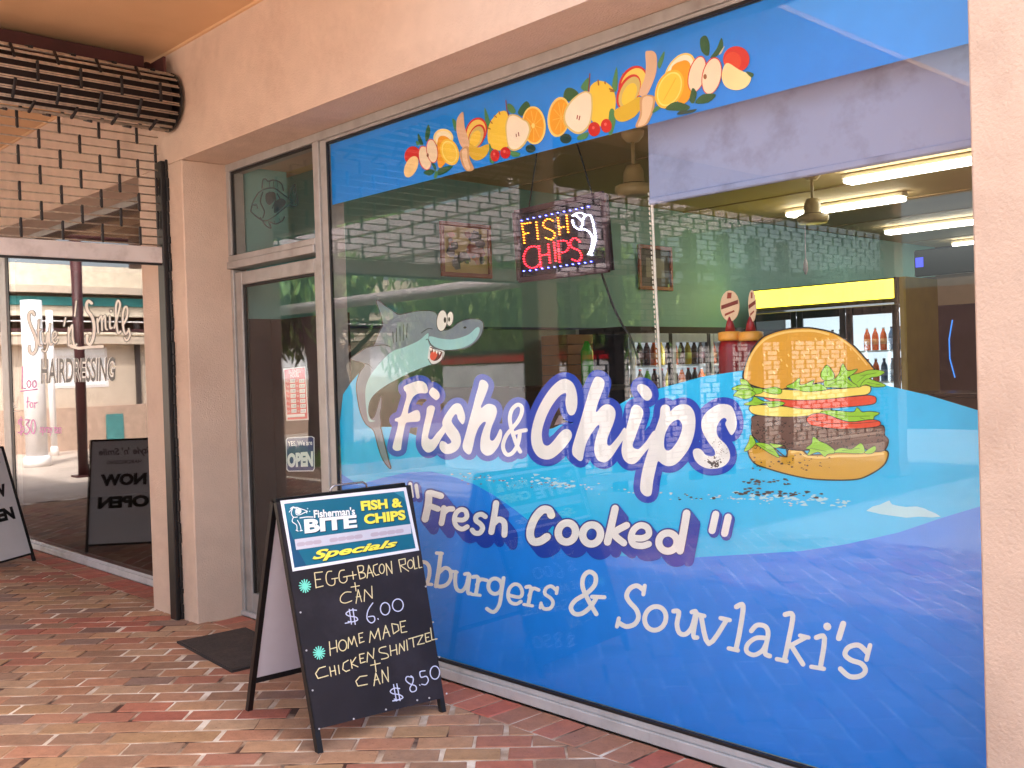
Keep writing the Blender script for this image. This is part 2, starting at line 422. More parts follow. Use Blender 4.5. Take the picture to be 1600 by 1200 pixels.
def redness(x, y):   # weathered-red streaks run across the field as in the photograph
    return math.sin((x*.7071+y*.7071)*0.25+(-x*.7071+y*.7071)*4.3+1.1)+0.35*math.sin(x*3.1+y)
bricks = []
c45 = math.sqrt(.5)
R0 = 1.362*c45+4.612*c45     # a course joint measured in the photograph, across the courses
for j in range(-60, 60):
    vrow = R0+0.131*(j+0.5)
    for i in range(-60, 60):
        u = 0.24*i+(0.12 if j % 2 else 0)+0.05+rb.uniform(-.012, .012)
        x = u*c45-vrow*c45; y = u*c45+vrow*c45
        if not (-13.3 < x < 1.4 and -1.55 < y < 2.965): continue
        rr = redness(x, y); q = rb.random()
        k = (12+rb.randrange(3)) if (rr > 0.95 and q < .5) or q < .02 else ((15+rb.randrange(2)) if q > .985 else rb.randrange(12))
        bricks.append((x, y, math.pi/4+rb.uniform(-.02, .02), 'f', k, rb.randrange(4)))
x = -10.2
while x < 1.2:
    if not (-6.47 < x < -5.78):
        bricks.append((x, 2.9635, rb.uniform(-.012, .012), 'b', rb.randrange(5), rb.randrange(4)))
    x += 0.1278
def px_of(x, y, z=0):
    v = RC @ (np.array([x, y, z])-O3)
    return (800+FPX*v[0]/v[2], 600-FPX*v[1]/v[2], v[2]) if v[2] > .1 else (-9999, -9999, 99)
vis = []; rest = []
for b_ in bricks:
    p = px_of(b_[0], b_[1])
    (vis if (-30 < p[0] < 1640 and p[1] < 1240 and b_[0] < -1.9) else rest).append((p[2], b_))
vis.sort(key=lambda t: t[0])
rest += vis[300:]; vis = vis[:300]
def cut_brick(x, y, rz, s_):
    """a field brick sawn along the straight edging course: verts about its centre, faces"""
    v0, f0 = brick_shape(0.1165, 0.2275, s_*17+3); R = Matrix.Rotation(rz, 4, 'Z')
    bm = bmesh.new(); bv = [bm.verts.new(R @ Vector(q)) for q in v0]
    for f in f0: bm.faces.new([bv[i] for i in f])
    bmesh.ops.bisect_plane(bm, geom=bm.verts[:]+bm.edges[:]+bm.faces[:], plane_co=(0, 2.851-y, 0), plane_no=(0, 1, 0), clear_outer=True)
    bm.verts.index_update(); vs2 = [tuple(v.co) for v in bm.verts]; fs2 = [tuple(v.index for v in f.verts) for f in bm.faces]; bm.free()
    return vs2, fs2
for d_, (x, y, rz, kd, k, s_) in vis:
    if kd == 'f' and y > 2.72:
        vs2, fs2 = cut_brick(x, y, rz, s_)
        if not fs2: continue
        me = bpy.data.meshes.new('brick'); me.from_pydata(vs2, [], fs2); me.materials.append(BRK)
        a = me.color_attributes.new('tint', 'FLOAT_COLOR', 'CORNER'); c = lin(COLS[kd][k])
        for d in a.data: d.color = (*c, 1)
        o = bpy.data.objects.new('brick', me); o.location = (x, y, 0)
    else:
        me = brick_mesh(kd, k, s_)
        o = bpy.data.objects.new('brick', me); o.location = (x, y, 0); o.rotation_euler = (rb.uniform(-.008, .008), rb.uniform(-.008, .008), rz)
    col.objects.link(o); o.parent = paving
V = []; F = []; C = []
for d_, (x, y, rz, kd, k, s_) in rest:
    if kd == 'f' and y > 2.72: v0, f0 = cut_brick(x, y, rz, s_); cs, sn = 1.0, 0.0
    else:
        l, w = (0.2275, 0.1165) if kd == 'f' else (0.118, 0.205)
        v0, f0 = brick_shape(w, l, s_*17+3); cs, sn = math.cos(rz), math.sin(rz)
    b0 = len(V)
    V += [(x+a*cs-b*sn, y+a*sn+b*cs, c) for a, b, c in v0]
    F += [tuple(b0+i for i in f) for f in f0]; C += [lin(COLS[kd][k])]*len(f0)
me = bpy.data.meshes.new('brick_field'); me.from_pydata(V, [], F); me.materials.append(BRK)
a = me.color_attributes.new('tint', 'FLOAT_COLOR', 'CORNER')
arr = np.repeat(np.array([(*c, 1) for c in C], dtype=np.float32), [len(f) for f in F], axis=0)
a.data.foreach_set('color', arr.ravel())
o = bpy.data.objects.new('brick_field', me); col.objects.link(o); o['kind'] = 'stuff'; o.parent = paving

# ================================================================== the shop building
bld = thing('shop_building', 'peach rendered arcade building holding both shopfronts', 'building')
WY, GY = 2.78, 3.07
bx('upper_wall', bld, (-16, WY, 2.85), (9, 3.6, 4.6), WALL, 0)
bx('pillar', bld, (-6.45, WY, -0.03), (-5.815, 3.5, 2.8499), WALL, 0.006)
bx('pillar', bld, (-1.108, WY, -0.03), (9, 3.5, 2.8499), WALL, 0.006, label='broad pale pillar to the right of the painted shop window')
bx('pillar', bld, (-16, WY, -0.03), (-13.2, 3.5, 2.8499), WALL, 0.006)
bx('ceiling', bld, (-14, 0.3, 3.53), (-3.1, WY-0.001, 3.56), CEIL)
one('ceiling_bead', bld, lambda b: b.tube([(-14, WY-.004, 3.527), (-3.1, WY-.004, 3.527)], 0.012, CEIL, 6))
# roof of the side arcade behind the camera, carried by posts
bx('ceiling', bld, (-6.3, -6.5, 3.53), (-3.1, 0.299, 3.56), CEIL)
bx('beam', bld, (-14, 0.18, 3.1), (-6.31, 0.3, 3.53), WALL)
# rooms: inner walls, floors, ceilings
TEAL = paint('teal_wall', (126, 178, 176), rough=0.6, var=0.05, scale=2, bump=0.1, dirt=(108, 160, 154), dscale=1, damt=0.3)
DBLUE = paint('dark_wall', (38, 44, 58), rough=0.6, var=0.2)
ICEIL = paint('brown_ceiling', (196, 172, 130), rough=0.7, var=0.05, scale=1.2, bump=0.1)
FLOORM = paint('shop_floor', (96, 84, 78), rough=0.4, var=0.2)
INW = paint('inner_back_wall', (96, 78, 70), rough=0.8, var=0.2)
bx('inner_wall', bld, (-6.25, 3.501, 1.86), (-6.1, 14.2, 3.03), TEAL)
bx('inner_wall', bld, (-6.25, 3.501, -0.02), (-6.1, 14.2, 1.84), paint('lower_wall', (120, 150, 138), var=0.1))
bx('dado_rail', bld, (-6.25, 3.501, 1.841), (-6.085, 14.2, 1.859), paint('dado_blue', (28, 60, 96)))
bx('inner_wall', bld, (-6.1, 14.0, -0.02), (1.5, 14.2, 3.03), INW)
bx('inner_wall', bld, (1.35, 3.501, -0.02), (1.5, 14.0, 3.03), INW)
bx('inner_ceiling', bld, (-6.25, 3.601, 3.031), (1.5, 14.2, 3.1), ICEIL)
bx('inner_wall', bld, (-5.8149, 3.191, 1.88), (-5.80, 3.5, 2.849), TEAL)
bx('inner_wall', bld, (-5.8149, 3.191, 0.0), (-5.80, 3.5, 1.879), paint('partition_dark', (52, 34, 42), rough=.5, var=.15))
one('inner_ceiling', bld, lambda b: b.box((-5.81, 3.501, 2.9), (1.35, 3.6, 2.8499), ICEIL))
one('ceiling_batten', bld, lambda b: [b.box((-6.1, y, 3.022), (1.3, y+.03, 3.0305), paint('batten', (176, 150, 110))) for y in (4.6, 5.8, 7.0, 8.2, 9.4, 10.6, 11.8, 13.0)])
bx('shop_floor', bld, (-6.1, 3.2, -0.03), (1.35, 14.0, 0.012), FLOORM)
SALON = paint('salon_wall', (78, 60, 54), var=0.15)
bx('inner_wall', bld, (-13.2, 6.6, -0.02), (-6.26, 6.7, 3.0), SALON)
bx('inner_wall', bld, (-13.3, 3.501, -0.02), (-13.201, 6.7, 3.0), SALON)
bx('shop_floor', bld, (-13.2, 3.17, -0.03), (-6.451, 6.6, 0.012), FLOORM)
bx('inner_ceiling', bld, (-13.3, 3.601, 2.95), (-6.26, 6.7, 3.0), SALON)

# ================================================================== window and door frames
def rails(parent, L, m, name='frame'):
    for a, b_, *r in L: bx(name, parent, a, b_, m if not r else r[0], 0.003)
win = thing('shop_window', 'large shop window covered in blue seaside vinyl with Fish & Chips lettering', 'shop window')
wx0, wx1 = -4.69, -1.112
rails(win, [((wx0, GY, 0.005), (1.0, 3.19, 0.052)), ], ALU2, 'sill')
bx('sill', win, (wx0, GY+0.012, 0.053), (1.0, 3.18, 0.078), ALU2, 0.003)
rails(win, [((-4.81, GY, 0.0), (-4.752, 3.19, 2.80)), ((-4.751, GY+.012, 0.079), (-4.69, 3.19, 2.80)),
            ((-5.93, GY, 2.801), (1.0, 3.19, 2.848)), ((wx0+.001, GY+.01, 2.785), (1.0, 3.18, 2.8005))], ALU)
rails(win, [((wx0, 3.08, 0.079), (wx0+.012, 3.10, 2.784)), ((wx0+.013, 3.08, 0.079), (1.0, 3.10, 0.092)), ((wx0+.013, 3.08, 2.772), (1.0, 3.10, 2.784))], BLACK, 'rubber_seal')
bx('glass_pane', win, (wx0+.012, 3.087, 0.092), (1.0, 3.093, 2.772), GL)

door = thing('shop_door', 'closed aluminium and glass shop door left of the painted window', 'door')
rails(door, [((-5.815, GY+.01, 0.0), (-5.782, 3.17, 2.185)), ], ALU, 'door_jamb')
rails(door, [((-5.775, GY+.02, 0.03), (-5.695, 3.13, 2.165)), ((-4.862, GY+.02, 0.03), (-4.815, 3.13, 2.165))], ALU, 'stile')
rails(door, [((-5.694, GY+.021, 2.085), (-4.863, 3.129, 2.164)), ((-5.694, GY+.021, 0.031), (-4.863, 3.129, 0.15))], ALU, 'rail')
rails(door, [((-5.694, 3.098, 0.151), (-5.676, 3.118, 2.084)), ((-5.675, 3.098, 2.068), (-4.863, 3.118, 2.084))], BLACK, 'rubber_seal')
bx('glass_pane', door, (-5.69, 3.104, 0.152), (-4.864, 3.11, 2.083), GLD)
bx('threshold', door, (-5.815, GY+.002, 0.002), (-4.812, 3.19, 0.028), ALU2)
tr = thing('transom_window', 'small pane above the shop door with a teal fish drawing', 'window')
rails(tr, [((-5.815, GY, 2.275), (-5.772, 3.17, 2.80)), ((-5.815, GY-.012, 2.19), (-4.811, 3.18, 2.235)), ((-5.815, GY-.002, 2.236), (-4.811, 3.17, 2.272))], ALU)
rails(tr, [((-5.771, 3.08, 2.275), (-5.757, 3.10, 2.798)), ((-5.756, 3.08, 2.784), (-4.812, 3.10, 2.798))], BLACK, 'rubber_seal')
bx('glass_pane', tr, (-5.76, 3.087, 2.274), (-4.812, 3.093, 2.79), GLD)

sal = thing('salon_window', 'hairdresser window beyond the grille reflecting the courtyard', 'shop window')
rails(sal, [((-13.2, GY, 0.0), (-6.451, 3.17, 0.05)), ((-13.2, GY+.01, 0.051), (-6.451, 3.16, 0.075))], ALU2, 'sill')
rails(sal, [((-10.4, GY, 0.076), (-10.2, 3.16, 2.80)), ((-13.2, GY, 2.801), (-6.451, 3.16, 2.848))], ALU)
rails(sal, [((-10.199, 3.075, 0.076), (-10.13, 3.10, 2.80))], BLACK, 'rubber_seal')
bx('glass_pane', sal, (-13.2, 3.08, 0.076), (-10.401, 3.086, 2.80), GLB)
bx('glass_pane', sal, (-10.129, 3.08, 0.076), (-6.451, 3.086, 2.80), GLB)

# ================================================================== roller grille across the arcade
gr = thing('roller_grille', 'rolled-up steel security grille hanging half open across the arcade', 'security grille')
GX = -6.05
def proto(name, fn, smooth=False):
    b = MB(); fn(b); return b.mesh(name, smooth)
def inst(name, me, loc, parent, rot=(0, 0, 0)):
    o = bpy.data.objects.new(name, me); o.location = loc; o.rotation_euler = rot; col.objects.link(o); o.parent = parent; return o
ya, yb = 0.32, 2.742
rod = proto('rod', lambda b: b.tube([(0, ya, 0), (0, yb, 0)], 0.005, STEEL, 6), True)
for k in range(-11, 3): inst('rod', rod, (GX, 0, 2.9165+.0517*k), gr)
lk = proto('link', lambda b: b.box((-.008, -.0075, -.056), (.008, .0075, .056), LINKM, 0.003))
def lattice(z0, z1, y0, y1):
    out = []
    for k in range(-60, 60):
        for ph in (0, 1):
            y = (2.031 if ph == 0 else 1.9157)+.2307*k
            if not y0 < y < y1: continue
            for q in range(-20, 8):
                z = 2.9165-.1035*ph+.2068*q
                if z0 < z-.045 and z+.045 < z1: out.append((y, z))
    return out
for y, z in lattice(2.31, 3.10, ya, yb): inst('link', lk, (GX, y, z), gr, (0, 0, 0))
bx('bottom_bar', gr, (GX-.02, ya, 2.235), (GX+.02, yb, 2.335), GREYW, 0.004)
bx('bottom_seal', gr, (GX-.015, ya, 2.222), (GX+.015, yb, 2.2345), BLACK)
RX, RZ, RR = -5.895, 3.205, 0.172
one('drum', gr, lambda b: b.tube([(RX, ya, RZ), (RX, yb-.03, RZ)], 0.135, paint('drum_dark', (40, 28, 28), rough=0.8), 24), smooth=True)
NR = 20
one('end_plate', gr, lambda b: b.lathe((RX, 2.7445, RZ), [(.02, 0), (RR+.006, 0), (RR+.006, .012), (.02, .012)], BLKP, 32, 'y'))
for k in range(NR):
    a = 2*math.pi*k/NR; inst('rod', rod, (RX+RR*math.cos(a), 0, RZ+RR*math.sin(a)), gr)
    inst('rod', rod, (RX+(RR-.001)*math.cos(a+.065), -0.004, RZ+(RR-.001)*math.sin(a+.065)), gr)
for c_ in range(12):
    for ph in (0, 1):
        y = 2.62-.2307*c_-(.1153 if ph else 0)
        if y < ya: continue
        for k in range(0, NR, 4):
            a = 2*math.pi*(k+2*ph)/NR+.03
            inst('link', lk, (RX+(RR+.004)*math.cos(a), y, RZ+(RR+.004)*math.sin(a)), gr, (0, -a, 0))
bx('headbox', gr, (-6.2, ya, 3.385), (-6.02, 2.66, 3.505), MAROON, 0.004)
one('end_bracket', gr, lambda b: (b.lathe((-6.1, 2.70, 3.42), [(0.012, 0.0), (0.075, 0.0), (0.075, 0.012), (0.012, 0.012)], MAROON, 18, 'y'),
                                  b.box((-6.16, 2.705, 3.36), (-5.85, 2.72, 3.47), MAROON)))
def guide(b):
    r = random.Random(3); z = 0.0
    b.box((-6.1, 2.735, -0.01), (-6.01, 2.779, 2.87), BLKP, 0.004)
    while z < 2.85:   # ragged black sealant run along the channel
        h = r.uniform(.03, .09); w = r.uniform(.006, .018); b.box((-6.0099, 2.762, z), (-6.006+w, 2.7795, z+h*.98), BLKP, 0.004); z += h
one('guide_channel', gr, guide)

# the second grille, down across the side arcade behind the camera (seen in the glass)
g2 = thing('roller_grille', 'lowered steel security grille seen only as a lattice reflected in the shop window', 'security grille')
yc, yd = -6.2, -0.1
b = MB()
for k in range(-46, 3): b.tube([(GX, yc, 2.9165+.0517*k), (GX, yd, 2.9165+.0517*k)], 0.006, LINKM, 4, False)
for y, z in lattice(0.5, 3.1, yc, yd): b.box((GX-.008, y-.009, z-.056), (GX+.008, y+.009, z+.056), LINKM)
b.build('lattice', g2, kind='stuff')
bx('bottom_bar', g2, (GX-.02, yc, .44), (GX+.02, yd, .52), GREYW, 0.004)
bx('headbox', g2, (GX-.1, yc, 3.36), (GX+.1, yd, 3.505), MAROON)  # box added to block part of the bright gap between drum and ceiling
one('drum', g2, lambda b: b.tube([(GX+.12, yc, 3.2), (GX+.12, yd, 3.2)], 0.14, LINKM, 20), smooth=True)
for q, y in enumerate((0.1, -6.4)):
    p = thing('arcade_post', ['peach square post between the two grilles, reflected in the glass', 'peach square post at the far end of the lowered grille'][q], 'post', (GX, y, 0))
    bx('shaft', p, (GX-.1, y-.12, -0.03), (GX+.1, y+.12, 3.53), WALL, 0.01)
    bx('base', p, (GX-.13, y-.15, -0.03), (GX+.13, y+.15, 0.12), WALL, 0.01)
# ================================================================== vinyl artwork on the inside of the pane
VY = 3.104                 # films sit just behind the 6 mm pane; later layers step towards the glass
WM = wall_map(VY)
CYAN = (0, 192, 252); MID = (0, 136, 246); BAND = (0, 136, 236); INKB = (0, 62, 186); WHT = (238, 242, 242); BLK = (24, 22, 26)
# ---- top band
b = MB(); b.add([(wx0+.013, VY, 2.44), (0.95, VY, 2.44), (0.95, VY, 2.771), (wx0+.013, VY, 2.771)], [(0, 1, 2, 3)], ink(BAND)); b.build('blue_film', win, label='flat blue film band across the top of the pane')
# ---- wave film: metric outline on the pane
def W2(px, py): q = hit(px, py, y=VY); return (q.x, q.z)
crest = [(525, 645), (536, 616), (548, 598), (560, 584), (573, 570), (566, 590), (560, 612), (562, 636), (572, 655), (590, 667), (615, 667), (652, 681), (700, 690), (780, 690), (868, 668), (935, 650), (985, 622), (1033, 606), (1100, 588), (1160, 579), (1230, 577), (1300, 583), (1384, 602), (1449, 617), (1528, 641)]
xl = wx0+.014; xr = 0.95
cw = [W2(*p) for p in crest[1:]]
tail_r = [(-1.0, 1.33), (-0.5, 1.12), (0.2, 0.98), (xr, 0.92)]
poly = [(xl, 0.093), (xr, 0.093)]+list(reversed(tail_r))+list(reversed(cw))+[(xl, 1.24)]
midb = [(527, 772), (560, 757), (600, 746), (637, 738), (675, 737), (712, 746), (742, 757), (769, 772), (800, 793), (835, 820), (890, 850), (960, 868), (1050, 873), (1100, 870), (1168, 866), (1252, 861), (1324, 850), (1404, 832), (1472, 809), (1532, 791)]
mw = [W2(*p) for p in midb[1:]]
mid = [(xl, 0.094), (xr, 0.094), (xr, 1.35), (0.0, 1.28), (-0.6, 1.17)]+list(reversed(mw))+[(xl, 0.955)]
def metric_poly(name, pts, d, m, label):
    v, f = union2d([pts]); b = MB(); b.add([(x, VY-d, z) for x, z in v], f, m); return b.build(name, win, label=label)
metric_poly('wave_film', poly, 0.0, ink(CYAN), 'light blue wave film with a curling crest at the left')
metric_poly('swell_film', mid, 0.0006, ink(MID), 'darker blue swell along the bottom of the pane')

# ---- scuffs and peeled vinyl
sc_ = Art(WM, base=0.0013)
PALE = (168, 222, 240); FLK = (196, 214, 222); SPK = (58, 48, 50)
sc_.at(1100, 720, 2.5).poly([(635, 195), (660, 178), (690, 170), (712, 160), (725, 155), (735, 170), (760, 176), (790, 180), (830, 178), (860, 185), (880, 195), (905, 205), (925, 218), (890, 221), (840, 218), (790, 222), (740, 215), (690, 208)], PALE, sm=False)
rs = random.Random(5)
def flecks(n, fx, fy, s0, s1, colr):
    ps = []
    for _ in range(n):
        t = rs.random(); x = fx(t); y = fy(t)+rs.gauss(0, 1)*3.2; s = rs.uniform(s0, s1); a = rs.random()*6.28
        ps.append([(x+s*(1.6 if k % 2 else .7)*math.cos(a+k*1.05)*1.6, y+s*(.5+rs.random()*.5)*math.sin(a+k*1.05)) for k in range(6)])
    sc_.fill(ps, colr)
sc_.at(0, 0, 1)
flecks(90, lambda t: 700+560*t, lambda t: 743+45*t, .5, 1.6, FLK)
flecks(26, lambda t: 830+70*t, lambda t: 748+10*t, 1.2, 2.8, PALE)
flecks(40, lambda t: 720+180*t, lambda t: 747+14*t, .4, 1.2, (150, 96, 96))
flecks(60, lambda t: 1150+180*t, lambda t: 776+8*t, .8, 3.0, PALE)
flecks(40, lambda t: 1135+150*t, lambda t: 766+8*t, 1.0, 2.6, SPK)
flecks(24, lambda t: 1160+80*t, lambda t: 752+2*t, 1.0, 2.2, SPK)
flecks(10, lambda t: 1060+60*t, lambda t: 776+2*t, .8, 1.6, SPK)
sc_.build('scuffs', win, kind='stuff')

# ---- Fish & Chips
FC = Art(WM, base=0.0020)
Z7, Z8 = (580, 560, 5.0), (820, 560, 4.4444)
F_ = [(258, 220), (262, 250), (275, 265), (278, 300), (262, 360), (245, 420), (228, 455), (192, 470), (190, 490), (212, 498), (208, 540), (190, 610), (172, 680), (174, 707), (200, 722), (232, 715), (238, 690), (245, 640), (255, 580), (272, 510), (300, 498), (370, 492), (386, 470), (384, 430), (370, 405), (340, 408), (296, 430), (290, 418), (300, 370), (325, 310), (350, 285), (385, 272), (430, 272), (445, 258), (442, 225), (430, 198), (400, 178), (360, 178), (300, 198)]
IDOT = [(455, 265), (470, 235), (490, 228), (530, 262), (538, 300), (515, 325), (495, 318), (465, 290)]
I_ = [(440, 385), (432, 440), (410, 540), (395, 640), (400, 690), (425, 725), (455, 735), (490, 718), (520, 680), (560, 610), (600, 550), (625, 490), (600, 455), (575, 500), (545, 550), (510, 590), (480, 628), (458, 630), (448, 610), (458, 560), (478, 480), (495, 420), (500, 382), (470, 366)]
S_ = [(640, 365), (680, 350), (710, 370), (735, 440), (733, 490), (718, 515), (700, 500), (680, 470), (672, 440), (655, 440), (632, 480), (640, 510), (690, 580), (704, 650), (680, 710), (630, 742), (580, 745), (545, 715), (536, 680), (545, 650), (560, 645), (585, 655), (600, 668), (625, 660), (625, 640), (590, 590), (565, 540), (560, 490), (590, 430)]
H_ = [(850, 180), (870, 166), (900, 178), (918, 205), (915, 235), (895, 290), (870, 350), (860, 375), (868, 385), (900, 360), (930, 355), (970, 370), (985, 410), (975, 460), (950, 520), (935, 570), (930, 620), (940, 640), (960, 638), (985, 600), (1008, 552), (1025, 570), (1022, 620), (1000, 680), (970, 725), (940, 752), (900, 758), (865, 730), (855, 690), (860, 620), (880, 550), (898, 505), (890, 495), (870, 505), (840, 545), (815, 610), (800, 680), (785, 735), (765, 750), (740, 735), (722, 710), (718, 670), (740, 590), (770, 480), (800, 370), (820, 290), (838, 230)]
AMP = [([(1168, 728), (1140, 675), (1102, 560), (1086, 470), (1103, 400), (1145, 362), (1178, 378), (1178, 430), (1150, 490), (1110, 540), (1060, 600), (1034, 670), (1040, 720), (1066, 752), (1104, 740), (1140, 690), (1158, 630), (1165, 575)], 31), ([(1128, 582), (1165, 568), (1212, 560)], 31)]
C_ = [(290, 245), (285, 300), (292, 350), (310, 390), (340, 392), (360, 360), (368, 310), (365, 250), (350, 195), (325, 160), (285, 142), (240, 155), (180, 210), (120, 300), (75, 400), (50, 500), (48, 580), (65, 640), (100, 685), (150, 702), (200, 690), (260, 640), (310, 580), (330, 540), (322, 505), (295, 490), (265, 500), (235, 530), (200, 575), (165, 605), (135, 595), (122, 550), (125, 490), (150, 410), (190, 330), (235, 270), (268, 245)]
H2 = [(485, 140), (505, 127), (535, 135), (555, 160), (552, 200), (530, 260), (508, 320), (497, 366), (505, 370), (530, 340), (565, 318), (600, 325), (628, 355), (632, 400), (615, 460), (590, 520), (575, 570), (578, 600), (595, 605), (620, 580), (660, 530), (695, 480), (712, 520), (690, 560), (650, 620), (610, 680), (575, 715), (540, 720), (505, 700), (487, 650), (487, 600), (500, 540), (520, 480), (515, 462), (495, 480), (460, 530), (430, 590), (415, 650), (405, 700), (385, 712), (355, 690), (335, 665), (333, 620), (355, 540), (390, 430), (425, 310), (455, 210)]
ID2 = [(785, 190), (810, 178), (850, 190), (880, 225), (885, 265), (865, 290), (840, 290), (815, 265), (788, 225)]
I2 = [(745, 340), (770, 322), (805, 335), (825, 370), (815, 420), (790, 490), (765, 560), (752, 600), (762, 622), (790, 630), (815, 610), (850, 570), (895, 505), (920, 520), (905, 570), (880, 605), (840, 650), (800, 700), (765, 730), (725, 730), (690, 700), (675, 650), (680, 590), (700, 510), (720, 440), (735, 380)]
P2 = [(945, 350), (960, 325), (990, 322), (1010, 340), (1015, 365), (1045, 338), (1090, 318), (1140, 325), (1175, 365), (1188, 430), (1180, 520), (1150, 610), (1105, 680), (1050, 735), (1000, 748), (960, 735), (935, 715), (925, 720), (912, 770), (895, 850), (885, 930), (870, 955), (840, 955), (812, 930), (803, 890), (815, 800), (840, 700), (865, 620), (895, 530), (925, 450), (940, 400)]
PH = [(1010, 460), (1045, 432), (1075, 428), (1095, 460), (1090, 510), (1065, 570), (1030, 620), (1000, 640), (975, 625), (970, 580), (980, 520)]
S2 = [(1400, 318), (1440, 335), (1465, 390), (1475, 450), (1465, 500), (1440, 532), (1420, 510), (1395, 455), (1405, 430), (1390, 413), (1365, 425), (1340, 465), (1335, 510), (1350, 550), (1400, 600), (1425, 650), (1425, 700), (1395, 740), (1345, 762), (1280, 765), (1225, 745), (1185, 705), (1170, 655), (1180, 630), (1210, 625), (1235, 640), (1260, 670), (1300, 680), (1325, 665), (1315, 630), (1270, 570), (1235, 500), (1230, 440), (1250, 390), (1300, 345), (1350, 320)]
FC.at(*Z7).polys([F_, IDOT, I_, S_, H_], INKB, grow=9.0, n=3)
FC.strokes(AMP, 31, INKB, grow=9.0, n=3)
FC.at(*Z8).polys([C_, H2, ID2, I2, P2, S2], INKB, grow=10.6, n=3)
# two small holes in the outline where the pane shows the wave behind the C
FC.poly([(172, 548), (178, 500), (210, 478), (245, 462), (270, 460), (232, 492), (200, 528)], CYAN, sm=False)
FC.poly([(240, 395), (262, 398), (268, 425), (288, 438), (262, 452), (205, 466), (222, 430)], (120, 104, 112), sm=False)
FC.at(*Z7).polys([F_, I_, S_, H_], WHT, n=4); FC.polys([IDOT], WHT, n=4); FC.strokes(AMP, 31, WHT, n=4)
FC.at(*Z8).polys([C_, H2, I2, P2], WHT, n=4); FC.polys([ID2, S2], WHT, n=4); FC.poly(PH, INKB)
# worn patch in the last letter
ps = []
for _ in range(120):
    x, y = rs.gauss(1315, 26), rs.gauss(735, 20)
    if _ > 70: x, y = rs.gauss(1360, 26), rs.gauss(640, 55)
    s = rs.uniform(2, 9 if _ < 70 else 3.5)
    if 1230 < x < 1415 and y < 758: ps.append([FC.T((x+s*rs.uniform(.6, 1.3)*math.cos(k), y+s*rs.uniform(.6, 1.3)*math.sin(k))) for k in range(6)])
FC.fill(ps, SPK)
FC.build('lettering', win, label='big white brush-script words Fish & Chips outlined in dark blue')

# ---- "Fresh Cooked"
FR = Art(WM, 600, 720, 2.6667, base=0.0040)
def ring(cx, cy, rx, ry, n=14, tilt=0, a0=0, a1=360):
    o = []
    for k in range(n+1):
        a = rad(a0+(a1-a0)*k/n); x, y = rx*math.cos(a), ry*math.sin(a); t = rad(tilt)
        o.append((cx+x*math.cos(t)-y*math.sin(t), cy+x*math.sin(t)+y*math.cos(t)))
    return o
FRS = [([(190, 136), (187, 180), (174, 242)], 30), ([(196, 133), (240, 146)], 26), ([(190, 186), (228, 200)], 24),
       ([(252, 196), (248, 230), (242, 260)], 24), ([(250, 218), (268, 202), (288, 200)], 23),
       ([(302, 244), (332, 246), (348, 232), (342, 208), (322, 203), (303, 218), (296, 246), (305, 272), (328, 284), (350, 274)], 20),
       ([(425, 232), (408, 222), (388, 230), (386, 248), (404, 262), (414, 280), (402, 300), (382, 300), (370, 288)], 21),
       ([(470, 176), (462, 230), (450, 296)], 26), ([(458, 262), (480, 244), (502, 254), (506, 282), (504, 308)], 25),
       ([(700, 226), (690, 206), (664, 204), (636, 232), (616, 275), (612, 312), (626, 336), (655, 334), (682, 316)], 33),
       (ring(765, 298, 36, 40, tilt=15), 31), (ring(868, 306, 37, 40, tilt=15), 31),
       ([(966, 198), (950, 270), (934, 338)], 31), ([(1014, 268), (962, 302), (1002, 342)], 29),
       ([(1036, 320), (1080, 322), (1106, 306), (1100, 278), (1072, 268), (1044, 286), (1032, 320), (1044, 348), (1078, 354), (1106, 346)], 27),
       (ring(1186, 338, 38, 38, tilt=15), 30), ([(1264, 218), (1250, 300), (1236, 374)], 32)]
QU = [([(112, 96), (120, 148)], 15), ([(137, 102), (144, 150)], 15)]
QC = [([(1385, 222), (1370, 290)], 30), ([(1437, 234), (1422, 302)], 30)]
EX = [(t*2.6, t*3.3) for t in range(6)]
SH = (0, 62, 178)
FR.strokes(FRS, 30, SH, grow=2.4, ext=EX, n=2)
FR.strokes(QC+QU, 15, SH, grow=2.4, ext=[(0, 0), (1.2, 1.8), (2.5, 3.6)], n=2)
FR.strokes(FRS[:9], 30, (22, 40, 110), grow=1.0, n=3); FR.strokes(FRS[9:], 30, (22, 40, 110), grow=1.2, n=3)
FR.strokes(FRS[:9]+QU, 30, WHT, n=4); FR.strokes(FRS[9:]+QC, 30, WHT, n=4)
FR.build('lettering', win, label='slanting white words "Fresh Cooked" with a blue block shadow')

